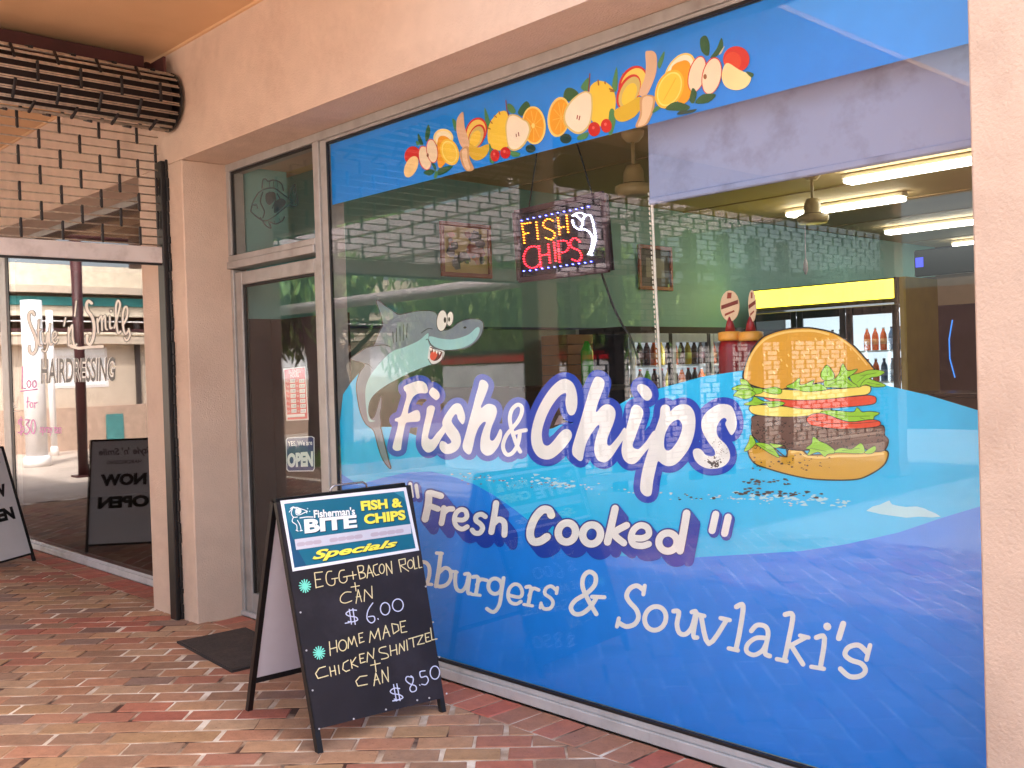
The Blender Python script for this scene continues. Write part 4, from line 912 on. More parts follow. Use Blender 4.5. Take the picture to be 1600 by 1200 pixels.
aL = Vector(gL := tuple(hit(500, 1176, z=0))); aR = Vector(tuple(hit(703, 1116, z=0)))
apx = -3.76
tL = hit(434, 782, x=apx); tR = hit(637, 761, x=apx)
tz = (tL.z+tR.z)/2; tL = Vector((apx, tL.y, tz)); tR = Vector((apx-.0, tR.y, tz))
ac = thing('sandwich_board', 'black chalkboard sandwich board with egg and bacon roll specials under a teal header', 'sandwich board')
fn = (tR-tL).cross(aL-tL).normalized()
if fn.x < 0: fn = -fn
wdir = (tR-tL).normalized()
_pc = (aL+aR+tL+tR)/4
def fpt(u, v):
    q = (aL*(1-u)+aR*u)*(1-v)+(tL*(1-u)+tR*u)*v
    return q-fn*(q-_pc).dot(fn)
bb = MB(); slab(bb, fpt(-.012, .088), fpt(1.012, .07), fpt(1.012, .99), fpt(-.012, .99), 0.008, fn, CHALKB); bb.build('front_panel', ac)
back = Vector((-.69, 0.05, 0))
rL = Vector((aL.x*1.0, aL.y, 0))+back; rL = Vector(tuple(hit(389, 1110, z=0))); rR = rL+(aR-aL)
tbL = tL+Vector((-.03, 0, 0)); tbR = tR+Vector((-.03, 0, 0))
def foot(u):
    p, q = fpt(u, 0), fpt(u, 1); return p+(q-p)*(-p.z/(q.z-p.z))
lo = -fn*.016
for nm, (p, q) in (('leg', (foot(0)+lo, fpt(0, 1)+lo)), ('leg', (foot(1)+lo, fpt(1, 1)+lo)), ('leg', (rL, tbL)), ('leg', (rR, tbR))):
    k = MB(); bar(k, p, q, 0.024, 0.024, wdir, BLKP); k.build(nm, ac)
def rpt(u, v): return (rL*(1-u)+rR*u)*(1-v)+(tbL*(1-u)+tbR*u)*v
k = MB(); slab(k, rpt(.02, .16), rpt(.98, .16), rpt(.98, .985), rpt(.02, .985), 0.006, Vector((-1, 0, .3)), WPAN); k.build('rear_panel', ac, label='pale blank panel on the inner side of the far leg pair')
for nm, p, q in (('crossbar', rpt(0, .15), rpt(1, .15)), ('crossbar', fpt(0, .985)+lo*1.8, fpt(1, .985)+lo*1.8), ('crossbar', tbL, tbR)):
    k = MB(); bar(k, p, q, 0.024, 0.022, Vector((0, 0, 1)), BLKP); k.build(nm, ac)
k = MB(); h0, h1 = fpt(.38, 1.0)+Vector((-.01, 0, .008)), fpt(.66, 1.0)+Vector((-.01, 0, .008)); up_ = Vector((0, 0, 1))
k.tube([h0, h0+up_*.018, h0+up_*.03+wdir*.02, h1+up_*.03-wdir*.02, h1+up_*.018, h1], 0.005, paint('chrome_handle', (170, 168, 172), rough=.25, metal=.8), 8)
k.build('handle', ac, smooth=True)
BM_ = plane_map(tuple(_pc), tuple(fn))
HD = Art(BM_, 420, 740, 5.4545, base=0.0015, step=0.00015)
WP = (240, 236, 244); TEALH = (12, 102, 130); YLW = (250, 236, 84)
HD.poly([(96, 232), (1168, 116), (1280, 655), (202, 835)], WP, sm=False)
HD.poly([(128, 258), (1148, 148), (1250, 636), (216, 804)], TEALH, sm=False)
HD.at(420, 740, 5.4545)
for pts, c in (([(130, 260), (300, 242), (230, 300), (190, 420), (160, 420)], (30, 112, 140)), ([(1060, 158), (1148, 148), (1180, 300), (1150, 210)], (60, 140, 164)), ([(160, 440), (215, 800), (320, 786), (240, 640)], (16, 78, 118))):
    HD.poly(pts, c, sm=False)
def txt(A, s, q, c, sh=None, **kw):
    if sh: art_text(A, s, [(x+sh, y+sh) for x, y in q], (10, 40, 54), **kw)
    art_text(A, s, q, c, **kw)
txt(HD, "Fisherman's", [(378, 310), (728, 285), (734, 352), (384, 380)], (246, 246, 246), 5, bold=0.03)
txt(HD, 'BITE', [(296, 392), (745, 352), (752, 460), (304, 512)], (246, 246, 246), 6, bold=0.045)
txt(HD, 'FISH &', [(776, 236), (1130, 204), (1140, 286), (788, 320)], YLW, 6, bold=0.05)
txt(HD, 'CHIPS', [(802, 350), (1156, 308), (1166, 394), (814, 436)], YLW, 6, bold=0.05)
HD.poly([(216, 562), (1204, 430), (1212, 512), (230, 652)], (206, 204, 216), sm=False)
HD.strokes([[(250+70*i, 606-9.3*i), (290+70*i, 600-9.3*i)] for i in range(13) if i not in (3, 8)], 34, (190, 176, 190))
txt(HD, 'Specials', [(360, 658), (1092, 560), (1100, 640), (372, 760)], YLW, 6, bold=0.035, shear=0.35)
# little white angler fish motif beside the name
HD.strokes([[(170, 330), (200, 296), (236, 290), (262, 300), (300, 312), (326, 324)], [(236, 292), (226, 320), (232, 350), (262, 352), (300, 334), (326, 324)], [(200, 296), (188, 340), (206, 372), (240, 372)], [(206, 372), (196, 410), (232, 440), (236, 482)], [(240, 400), (262, 440), (272, 486)], [(228, 484), (246, 492)], [(262, 490), (282, 486)], [(180, 300), (205, 285), (222, 300)]], 7, (240, 244, 246))
HD.ell((250, 322), 24, 24, (240, 244, 246)); HD.strokes([[(262, 380), (320, 372), (372, 372)]], 9, (240, 244, 246))
for c in ((326, 300), (344, 324), (318, 336)): HD.ell(c, 6, 6, (190, 224, 232))
HD.build('header_sign', ac, label="teal header reading Fisherman's BITE FISH & CHIPS Specials")
CK = Art(BM_, 420, 740, 5.4545, base=0.0012, step=0.0001)
YC = (232, 214, 164); WC = (206, 208, 234)
CK.strokes([[(388, 846), (402, 975)], [(388, 846), (455, 838)], [(398, 905), (440, 900)], [(402, 972), (462, 958)],
            [(535, 832), (500, 838), (486, 880), (496, 935), (530, 955), (560, 940), (562, 895)], [(536, 898), (585, 890)],
            [(642, 822), (608, 830), (596, 870), (606, 920), (640, 932), (664, 910), (664, 880)], [(636, 882), (684, 872)],
            [(688, 872), (744, 862)], [(712, 835), (720, 900)], [(754, 790), (776, 898)], [(754, 790), (800, 786), (802, 830), (768, 844), (812, 848), (820, 880), (778, 898)],
            [(836, 890), (850, 782), (890, 878)], [(840, 850), (880, 842)], [(925, 770), (890, 785), (892, 840), (912, 868), (938, 860)], ring(962, 812, 22, 40, 12),
            [(1006, 866), (998, 768)], [(998, 768), (1050, 852)], [(1050, 852), (1042, 748)], [(1106, 736), (1126, 838)], [(1106, 736), (1160, 724), (1164, 770), (1120, 784), (1190, 832)], ring(1206, 772, 24, 36, 12), [(1230, 716), (1242, 812), (1264, 806)], [(1270, 704), (1280, 804), (1304, 798)],
            [(700, 968), (770, 956)], [(732, 930), (742, 1000)], [(700, 1010), (650, 1012), (612, 1050), (612, 1090), (650, 1104), (706, 1084)], [(742, 1106), (760, 990), (790, 1092)], [(744, 1052), (782, 1046)], [(812, 1090), (816, 990), (880, 1062), (876, 960)]], 8, YC, n=3, smin=5)
CK.at(440, 860, 3.5286)
CK.strokes([[(412, 330), (380, 330), (354, 348), (370, 362), (408, 368), (418, 384), (390, 394), (366, 392)], [(372, 325), (384, 406)], [(392, 322), (405, 408)], [(350, 402), (372, 398)],
            [(502, 290), (476, 330), (470, 376), (492, 400), (512, 388), (508, 364), (478, 366)], [(530, 376), (532, 380)], ring(570, 322, 26, 34, 12), ring(640, 302, 30, 34, 12)], 6, WC, n=3, smin=5)
CK.strokes([[(262, 504), (268, 580)], [(300, 496), (306, 560)], [(266, 544), (304, 534)], ring(336, 524, 22, 30, 12), [(366, 540), (368, 480), (386, 520), (398, 474), (416, 530)], [(424, 460), (430, 512)], [(424, 460), (446, 454)], [(426, 484), (444, 480)], [(430, 510), (454, 502)],
            [(484, 508), (490, 446), (512, 486), (532, 430), (544, 494)], [(558, 488), (572, 414), (596, 474)], [(562, 456), (590, 450)], [(606, 404), (616, 460)], [(606, 404), (640, 410), (646, 440), (616, 460)], [(652, 394), (660, 454)], [(652, 394), (682, 388)], [(656, 424), (676, 418)], [(660, 454), (690, 448)],
            [(240, 640), (206, 650), (186, 680), (200, 706), (256, 690)], [(264, 644), (272, 694)], [(290, 636), (298, 686)], [(268, 668), (296, 662)], [(312, 634), (318, 680)], [(366, 606), (340, 622), (336, 656), (354, 668), (374, 660)], [(380, 604), (388, 650)], [(408, 590), (384, 626), (420, 642)], [(428, 574), (434, 622)], [(428, 574), (454, 568)], [(430, 598), (450, 594)], [(434, 622), (460, 614)], [(470, 616), (474, 562), (504, 596), (508, 540)],
            [(574, 530), (540, 540), (540, 562), (580, 570), (586, 590), (550, 600)], [(596, 524), (602, 580)], [(630, 520), (636, 574)], [(600, 556), (634, 546)], [(648, 570), (650, 514), (676, 554), (674, 500)], [(688, 494), (694, 550)], [(700, 488), (744, 476)], [(722, 484), (728, 532)], [(742, 476), (778, 466), (748, 520), (786, 512)], [(790, 460), (796, 506)], [(790, 460), (814, 454)], [(792, 482), (810, 478)], [(796, 506), (822, 498)], [(820, 428), (828, 494), (856, 488)],
            [(490, 634), (542, 622)], [(512, 606), (520, 668)], [(470, 690), (430, 696), (408, 722), (420, 748), (472, 738)], [(508, 746), (518, 676), (542, 736)], [(510, 716), (534, 710)], [(556, 730), (552, 660), (588, 724), (584, 644)]], 5.6, YC, n=3, smin=5)
CK.strokes([[(650, 762), (620, 760), (598, 776), (612, 790), (650, 796), (668, 812), (640, 824), (620, 820)], [(616, 740), (632, 830)], [(634, 736), (652, 828)], [(612, 830), (640, 826)], [(716, 700), (690, 696), (684, 716), (706, 736), (738, 748), (740, 772), (716, 780), (706, 760), (722, 730), (724, 704), (712, 692)], [(760, 742), (762, 744)], [(790, 664), (762, 670), (768, 700), (796, 694), (808, 716), (794, 740), (772, 738)], ring(844, 674, 26, 36, 12)], 6, WC, n=3, smin=5)
for cx_, cy2 in ((128, 198), (206, 566)):
    CK.strokes([[(cx_-32*math.cos(a), cy2-36*math.sin(a)), (cx_+30*math.cos(a), cy2+34*math.sin(a))] for a in [.1, .55, 1.0, 1.45, 1.9, 2.4, 2.8]], 7, (120, 222, 200), sm=False)
CK.build('chalk_writing', ac, label='handwritten chalk: egg+bacon roll + can $6.00, home made chicken shnitzel + can $8.50')
SC = Art(BM_, 440, 860, 3.5286, base=0.001, step=0.0003)
for c in ((104, 342), (136, 552), (170, 772), (206, 984), (396, 930), (574, 878), (746, 826), (812, 814), (908, 790), (868, 588), (832, 396), (792, 200)): SC.ell(c, 5.5, 5.5, (186, 180, 184), n=8)
SC.build('screw_heads', ac, kind='stuff')

# ================================================================== sandwich board 2 (salon)
A2 = Vector((-9.02, 2.86, 0)); B2 = Vector((-8.66, 2.36, 0)); w2 = (A2-B2).normalized(); n2 = Vector((w2.y, -w2.x, 0));
if n2.x < 0: n2 = -n2
lean = -n2*0.27+Vector((0, 0, 0.98))
sb = thing('sandwich_board', 'white sandwich board with black NOW OPEN lettering outside the salon', 'sandwich board')
WB = paint('white_sign_face', (243, 240, 244), rough=0.45, var=0.03)
rr_ = -n2*0.56
for p, q in ((A2, A2+lean), (B2, B2+lean), (A2+rr_, A2+lean-n2*.02), (B2+rr_, B2+lean-n2*.02)):
    k = MB(); bar(k, p, q, .022, .022, w2, BLKP); k.build('leg', sb)
nn = w2.cross(lean).normalized()
if nn.dot(n2) < 0: nn = -nn
def f2(u, v): return B2*(1-u)+A2*u+lean*v
k = MB(); slab(k, f2(.01, .07), f2(.99, .07), f2(.99, .99), f2(.01, .99), .008, nn, WB); k.build('front_panel', sb)
k = MB(); slab(k, f2(.03, .05)+rr_*.95-Vector((0, 0, 0)), f2(.97, .05)+rr_*.95, f2(.97, .97)-n2*.02, f2(.03, .97)-n2*.02, .006, -nn, WB); k.build('rear_panel', sb)
for v in (.065, .995):
    k = MB(); bar(k, f2(0, v), f2(1, v), .016, .02, lean.normalized(), BLKP); k.build('crossbar', sb)
k = MB(); up2 = lean.normalized(); off = nn*.0015
TB = ink((22, 20, 24)); TG = ink((120, 112, 116))
mesh_text(k, 'NOW', f2(.2, .58)+off, w2, up2, .40, .11, TB, bold=0.06); mesh_text(k, 'OPEN', f2(.16, .38)+off, w2, up2, .44, .11, TB, bold=0.06)
k.build('lettering', sb, label='bold black words NOW OPEN'); k = MB()
mesh_text(k, "Style 'n' Smile", f2(.14, .84)+off, w2, up2, .46, .085, TG, bold=0.03, shear=.2); mesh_text(k, 'HAIRDRESSING', f2(.28, .775)+off, w2, up2, .30, .035, TG, bold=0.02)
k.build('lettering', sb)

# ================================================================== mat, door notices
MATM = paint('coir_rubber_mat', (62, 50, 46), rough=0.95, var=0.3, scale=60, bump=0.9, bscale=500, dirt=(96, 80, 70), dscale=6, damt=0.4)
def mat_(b):
    P = [hit(276, 1002, z=.012), hit(384, 980, z=.012), hit(470, 1022, z=.012), hit(362, 1048, z=.012)]
    c = sum((Vector(p) for p in P), Vector())/4
    b.add([Vector(p) for p in P]+[Vector((p.x, p.y, .0)) for p in P], [(0, 1, 2, 3), (0, 4, 5, 1), (1, 5, 6, 2), (2, 6, 7, 3), (3, 7, 4, 0)][::1], paint('mat_edge', (40, 34, 34), rough=.8))
    b.add([c+(Vector(p)-c)*.93+Vector((0, 0, .003)) for p in P]+[c+(Vector(p)-c)*.95 for p in P], [(0, 1, 2, 3), (0, 4, 5, 1), (1, 5, 6, 2), (2, 6, 7, 3), (3, 7, 4, 0)], MATM)
m_ = one('doormat', None, mat_); tag(m_, 'dark rubber doormat lying on the bricks in front of the shop door', 'doormat')
DM = wall_map(3.114, -1)
hs_ = Art(DM, 340, 440, 3.53, base=-0.0, step=.0001)
hs_.poly([(362, 480), (484, 468), (502, 762), (380, 768)], (236, 224, 226), sm=False); hs_.poly([(368, 486), (480, 474), (496, 756), (386, 762)], (212, 38, 60), sm=False)
art_text(hs_, 'BUSINESS', [(392, 486), (456, 480), (457, 502), (394, 508)], (244, 240, 240), bold=.02); art_text(hs_, 'HOURS', [(400, 508), (448, 503), (449, 526), (402, 530)], (244, 240, 240), bold=.02)
for i, dn in enumerate(('Mon.', 'Tues.', 'Wed.', 'Thur.', 'Fri.', 'Sat.', 'Sun.')):
    y = 538+i*27.6; dx = i*1.8
    art_text(hs_, dn, [(376+dx, y+4), (394+dx, y+3), (394+dx, y+17), (376+dx, y+18)], (244, 240, 240))
    for x0, x1 in ((399, 428), (450, 480)):
        hs_.poly([(x0+dx, y), (x1+dx, y-2), (x1+dx, y+19), (x0+dx, y+21)], (240, 238, 238), sm=False)
        art_text(hs_, '11:00' if x0 < 430 else '8:30', [(x0+5+dx, y+5), (x1-4+dx, y+3), (x1-4+dx, y+14), (x0+5+dx, y+16)], (110, 110, 130))
    art_text(hs_, 'to', [(434+dx, y+5), (444+dx, y+4), (444+dx, y+15), (434+dx, y+16)], (244, 240, 240))
hs_.poly([(388, 734), (484, 728), (486, 744), (389, 750)], (240, 238, 238), sm=False)
o = hs_.build('hours_card'); tag(o, 'red and white business hours card stuck inside the door glass', 'notice')
op = Art(DM, 340, 440, 3.53, step=.0001)
op.poly([(376, 872), (386, 860), (520, 852), (534, 860), (536, 1030), (528, 1046), (392, 1048), (380, 1038)], (226, 230, 240), sm=False)
op.poly([(381, 874), (389, 865), (518, 857), (529, 864), (531, 1030), (524, 1041), (394, 1043), (385, 1034)], (34, 62, 122), sm=False)
art_text(op, 'YES, We are', [(386, 880), (522, 874), (523, 906), (388, 912)], (240, 242, 246), bold=.025); art_text(op, 'OPEN', [(384, 948), (526, 934), (527, 1020), (386, 1026)], (240, 242, 246), bold=.06)
o = op.build('open_sign'); tag(o, 'navy YES, We are OPEN sign on the door glass under the hours card', 'sign')
q_ = Art(wall_map(3.3, -1), 340, 440, 3.53); q_.poly([(186, 310), (242, 310), (246, 398), (190, 400)], (206, 180, 160), sm=False); q_.at(340, 440, 3.53).poly([(192, 326), (238, 326), (240, 334), (193, 334)], (170, 140, 128), sm=False); q_.poly([(194, 350), (238, 350), (240, 380), (195, 380)], (190, 160, 146), sm=False)
o = q_.build('paper_note'); tag(o, 'small cream paper note on the dark screen behind the door', 'notice')

# ================================================================== things hanging behind the pane
BLIND = paint('roller_blind', (148, 160, 196), rough=0.8, var=0.05, scale=2, dirt=(84, 84, 100), dscale=4, damt=0.55)
bl = thing('roller_blind', 'grey-blue roller blind pulled a little way down behind the shop window', 'blind')
bq = MB(); n_ = 24; x0b, x1b = -2.535, 0.6
vs_ = []; fs = []
for j in range(9):
    for i in range(n_+1):
        x = x0b+(x1b-x0b)*i/n_; z = 2.75-(2.75-2.17)*j/8; vs_.append((x, 3.19+.004*math.sin(x*5+z*3), z-.012*(i/n_)*0))
for j in range(8):
    for i in range(n_): a = j*(n_+1)+i; fs.append((a, a+1, a+n_+2, a+n_+1))
bq.add(vs_, fs, BLIND); bq.build('fabric', bl)
bx('hem_bar', bl, (x0b, 3.18, 2.145), (x1b, 3.202, 2.172), BLIND, .005)
one('roller', bl, lambda b: b.tube([(x0b, 3.2, 2.775), (x1b, 3.2, 2.775)], .022, ALU, 12), smooth=True)
def chain(b):
    p0 = hit(1018, 300, y=3.21); p1 = hit(1024, 440, y=3.21); p2 = hit(1033, 600, y=3.21)
    b.tube([p0, p1, p2, p2+Vector((0.0, 0, -.15))], .0055, paint('white_cord', (226, 222, 210), rough=.5), 6)
    for k in range(40):
        t = k/39; p = Vector(p0).lerp(Vector(p2), t); b.tube([p+Vector((-.016, 0, 0)), p+Vector((-.014, 0, -.012))], .003, paint('white_cord', (226, 222, 210)), 4)
one('pull_cord', bl, chain)

ls = thing('led_sign', 'black LED sign lit with FISH CHIPS and a white fish, hung on two chains', 'illuminated sign')
zx, zy, zk = 780, 190, 4.137
def SP(x, y, d=3.15): return hit(zx+x/zk, zy+y/zk, y=d)
k = MB(); c4 = [SP(105, 590), SP(675, 466), SP(715, 957), SP(135, 1027)]
slab(k, *c4, .03, (0, -1, 0), paint('sign_black', (20, 14, 26), rough=.25)); k.build('case', ls)
k = MB()
for i in range(4):
    p, q = Vector(c4[i]), Vector(c4[(i+1) % 4]); bar(k, p+Vector((0, -.004, 0)), q+Vector((0, -.004, 0)), .022, .014, Vector((0, 1, 0)).cross(q-p).normalized(), paint('sign_frame', (44, 22, 34), rough=.3))
k.build('frame', ls)
def leds(name, paths, gap, colr, st, r=2.8, label=None):
    b = MB(); m = emit('led_'+name, colr, st)
    for P in paths:
        P = smooth_pts(P, False, 6) if len(P) > 2 else P
        acc = 0; last = None
        pts = []
        for i in range(len(P)-1):
            a = np.array(P[i], float); c = np.array(P[i+1], float); L = np.linalg.norm(c-a); t = -acc
            while t+gap <= L or (i == 0 and not pts):
                t = t+gap if pts else 0; pts.append(a+(c-a)*min(t/max(L, 1e-6), 1))
            acc = L-t
        for p in pts:
            q = SP(p[0], p[1], 3.1465); R_ = r/zk*.0028
            b.lathe((q.x, q.y-.004, q.z), [(R_*.6, -.002), (R_, .001), (R_, .007)], m, 7, 'y')
    b.build('led_letters' if label else 'led_dots', ls, label=label)
leds('amber', [[(148, 660), (158, 730), (165, 795)], [(165, 660), (207, 652)], [(170, 724), (200, 718)], [(240, 650), (247, 708), (252, 766)], [(345, 640), (318, 628), (288, 650), (290, 680), (340, 704), (362, 730), (338, 762), (295, 748)], [(380, 622), (386, 680), (392, 742)], [(436, 607), (442, 668), (448, 728)], [(400, 684), (430, 678)]], 18, (255, 128, 30), 3.2, label='amber lamps spelling FISH')
leds('red', [[(256, 820), (232, 806), (190, 816), (162, 860), (166, 915), (200, 944), (240, 940), (266, 912)], [(258, 805), (263, 870), (270, 944)], [(318, 794), (324, 860), (330, 925)], [(278, 864), (312, 858)], [(355, 782), (362, 850), (368, 916)], [(382, 772), (386, 840), (392, 912)], [(400, 770), (434, 772), (450, 800), (436, 836), (400, 848)], [(520, 776), (490, 752), (460, 776), (470, 812), (516, 834), (532, 872), (512, 902), (466, 888)]], 17, (255, 30, 44), 3.6, label='red lamps spelling CHIPS')
leds('white', [[(478, 608), (500, 594), (530, 590), (560, 604), (588, 606), (604, 640), (616, 700), (622, 756), (610, 810), (596, 846), (566, 862)], [(474, 640), (486, 676), (516, 696), (552, 696), (584, 716), (602, 752), (600, 800), (584, 852)], [(498, 610), (530, 636), (540, 664), (524, 688)], [(552, 612), (540, 640)], [(590, 850), (606, 872)]], 15, (225, 225, 255), 6, label='white lamps drawing a fish')
leds('blue', [[(146, 640), (222, 622), (298, 608), (376, 590), (460, 574), (545, 556), (608, 542)], [(160, 966), (224, 960), (302, 946), (376, 938), (460, 924), (544, 914), (632, 898)]], 40, (80, 90, 255), 5, label='blue border lamps')
k = MB()
for a_, b_ in (((245, 200), (190, 575)), ((500, 130), (604, 480))):
    k.tube([SP(*a_, 3.16), SP(*b_, 3.16)], .0035, BLACK, 5)
k.build('chain', ls)
k = MB(); P = [(655, 960), (690, 1060), (740, 1200), (800, 1320), (850, 1400), (905, 1560)]; k.tube([SP(x, y, 3.17) for x, y in smooth_pts(P, False, 4)], .005, BLACK, 6); k.build('power_lead', ls, smooth=True)

# big sauce bottles standing on the window ledge, each with a round card on top
SAUCE = paint('sauce_red', (150, 26, 34), rough=.35, var=.1); CAPY = paint('cap_yellow', (232, 160, 60), rough=.4)
SAUCED = paint('sauce_dark_red', (128, 22, 32), rough=.35, var=.1)
ledge = bx('window_ledge', None, (-4.0, 3.24, 1.14), (-0.6, 3.55, 1.17), paint('ledge', (120, 106, 92), rough=.5)); tag(ledge, 'narrow display ledge just inside the shop window', 'shelf')
for q, (px_, hx) in enumerate(((1143, 'left'), (1175, 'right'))):
    base = hit(px_, 590, y=3.4); cx_ = base.x; t = thing('sauce_bottle', ['left big red sauce bottle with yellow cap behind the window', 'right big red sauce bottle with yellow cap beside the burger'][q], 'sauce bottle', (cx_, 3.4, 1.17), group='red sauce bottles with round cards')
    zc = hit(px_, 524, y=3.4).z
    w = .048
    one('body', t, lambda b: b.lathe((cx_, 3.4, 0), [(w*.9, 1.171), (w, 1.19), (w, zc-.05), (w*.8, zc-.022)], (SAUCE, SAUCED)[q], 20), smooth=True)
    one('cap', t, lambda b: b.lathe((cx_, 3.4, 0), [(w*.98, zc-.021), (w, zc-.012), (w, zc+.012), (w*.7, zc+.016)], CAPY, 20), smooth=True)
    one('nozzle', t, lambda b: b.lathe((cx_, 3.4, 0), [(w*.45, zc+.017), (w*.3, zc+.05), (w*.1, zc+.075)], SAUCE, 14), smooth=True)
    c = hit(px_-2 if q == 0 else px_+1, 478, y=3.4)
    one('pick', t, lambda b: b.tube([(cx_, 3.4, zc+.07), (c.x, 3.4, c.z-.05)], .004, WPAN, 6))
    PICKC = paint('card_cream', (226, 196, 160), var=.1)
    kk = .05 if q == 0 else .02
    def card(b):
        N_ = 20; vs2 = [(c.x+kk*math.cos(6.283*i/N_)*.9, 3.396+s, c.z+.062*math.sin(6.283*i/N_)*(1.0)) for s in (0, .004) for i in range(N_)]
        b.add(vs2, [tuple(range(N_)), tuple(reversed(range(N_, 2*N_)))]+[(i, (i+1) % N_, N_+(i+1) % N_, N_+i) for i in range(N_)], PICKC)
        bb2 = kk*.8; zq = c.z
        b.add([(c.x-bb2, 3.3955, zq-.012), (c.x+bb2, 3.3955, zq+.006), (c.x+bb2, 3.3955, zq+.022), (c.x-bb2, 3.3955, zq+.004)], [(0, 1, 2, 3)], ink((120, 40, 30)))
        b.add([(c.x-bb2*.3, 3.3954, zq+.03), (c.x+bb2*.2, 3.3954, zq+.03), (c.x+bb2*.3, 3.3954, zq+.052), (c.x-bb2*.2, 3.3954, zq+.054)], [(0, 1, 2, 3)], ink((150, 60, 44)))
        b.add([(c.x-bb2*.6, 3.3954, zq-.04), (c.x+bb2*.6, 3.3954, zq-.024), (c.x+bb2*.5, 3.3954, zq-.018), (c.x-bb2*.6, 3.3954, zq-.03)], [(0, 1, 2, 3)], ink((150, 60, 44)))
    one('round_card', t, card)

# ================================================================== ceiling lights and fans
TUBE = emit('fluorescent_tube', (255, 250, 232), 3.6); LBODY = paint('batten_white', (214, 204, 176), rough=.5)
LTS = [((-4.11, 7.75), 2.4, 'nearest'), ((-5.40, 9.0), 1.22, 'second'), ((-5.5, 11.3), 2.4, 'third'), ((-5.6, 13.4), 2.4, 'farthest'), ((-2.6, 5.6), 1.3, 'hidden')]
LLB = ['long fluorescent batten nearest the right pillar', 'short fluorescent batten behind the second fan', 'long fluorescent batten over the drinks fridges', 'fluorescent batten farthest back in the shop', 'fluorescent batten over the counter behind the blind']
for q, ((x, y), ln, _) in enumerate(LTS):
    t = thing('fluorescent_light', LLB[q], 'ceiling light', (x+ln/2, y, 3.0), group='fluorescent battens on the shop ceiling')
    bx('housing', t, (x, y-.06, 2.985), (x+ln, y+.06, 3.021), LBODY, .004)
    bx('diffuser', t, (x+.02, y-.075, 2.945), (x+ln-.02, y+.075, 2.984), TUBE, .012)
FANM = paint('fan_cream', (206, 186, 140), rough=.4, var=.05)
for q, (px_, y_) in enumerate(((988, 5.07), (1268, 7.35))):
    p = hit(px_, 205 if q == 0 else 268, z=3.02); cx_, cy2 = p.x, p.y
    t = thing('ceiling_fan', ['cream ceiling fan motor left of the blind edge', 'cream ceiling fan motor with pull cord farther into the shop'][q], 'ceiling fan', (cx_, cy2, 3.0), group='cream ceiling fans')
    one('canopy', t, lambda b: b.lathe((cx_, cy2, 0), [(.04, 2.95), (.07, 2.985), (.075, 3.02)], FANM, 18), smooth=True)
    one('rod', t, lambda b: b.tube([(cx_, cy2, 2.79), (cx_, cy2, 2.955)], .012, FANM, 8), smooth=True)
    one('motor', t, lambda b: b.lathe((cx_, cy2, 0), [(.05, 2.60), (.11, 2.605), (.125, 2.635), (.122, 2.665), (.07, 2.685), (.065, 2.76), (.045, 2.80)], FANM, 24), smooth=True)
    one('motor_ring', t, lambda b: b.lathe((cx_, cy2, 0), [(.09, 2.672), (.095, 2.676), (.09, 2.68)], BLACK, 20))
    if q == 1: one('pull_cord', t, lambda b: (b.tube([(cx_-.07, cy2, 2.6), (cx_-.075, cy2, 2.33)], .004, WPAN, 5), b.lathe((cx_-.075, cy2, 0), [(.006, 2.20), (.02, 2.24), (.016, 2.30), (.005, 2.33)], WPAN, 10)))

# ================================================================== pictures on the teal wall
FRAMEW = paint('picture_frame', (150, 72, 40), rough=.45, var=.15)
for q, (y0, y1, z0, z1) in enumerate(((5.03, 5.565, 2.255, 2.69), (7.46, 7.98, 2.23, 2.66))):
    t = thing('framed_picture', ['framed orange fish picture on the teal wall behind the LED sign', 'framed dark picture on the teal wall beside the blind cord'][q], 'picture', (-6.1, (y0+y1)/2, z0), group='framed pictures on the teal wall')
    X = -6.098
    for a_, b_ in (((y0, z0), (y1, z0+.035)), ((y0, z1-.035), (y1, z1)), ((y0, z0+.0351), (y0+.035, z1-.0351)), ((y1-.035, z0+.0351), (y1, z1-.0351))):
        bx('frame', t, (X, a_[0], a_[1]), (X+.025, b_[0], b_[1]), FRAMEW, .004)
    mk = paint('mount_cream', (214, 190, 120), var=.08) if q == 0 else paint('mount_dark', (64, 60, 58), var=.3, scale=8)
    k = MB(); k.add([(X+.008, y0+.03, z0+.03), (X+.008, y1-.03, z0+.03), (X+.008, y1-.03, z1-.03), (X+.008, y0+.03, z1-.03)], [(0, 1, 2, 3)], mk)
    rp = random.Random(q+2)
    if q == 0:
        d_ = .009
        for _ in range(26):
            cy3, cz = rp.uniform(y0+.1, y1-.1), rp.uniform(z0+.08, z1-.08); s = rp.uniform(.02, .06); c = rp.choice([(40, 44, 46), (196, 96, 40), (60, 70, 66), (210, 130, 60), (150, 60, 30), (34, 36, 40)])
            k.add([(X+d_, cy3+s*1.2*math.cos(a*.9)*rp.uniform(.6, 1.1), cz+s*math.sin(a*.9)*rp.uniform(.6, 1.1)) for a in range(7)], [tuple(range(7))], ink(c)); d_ += .0002
    else:
        k.add([(X+.009, y0+.12, z0+.12), (X+.009, y1-.12, z0+.12), (X+.009, y1-.12, z1-.12), (X+.009, y0+.12, z1-.12)], [(0, 1, 2, 3)], ink((120, 116, 96)))
    k.build('print', t)

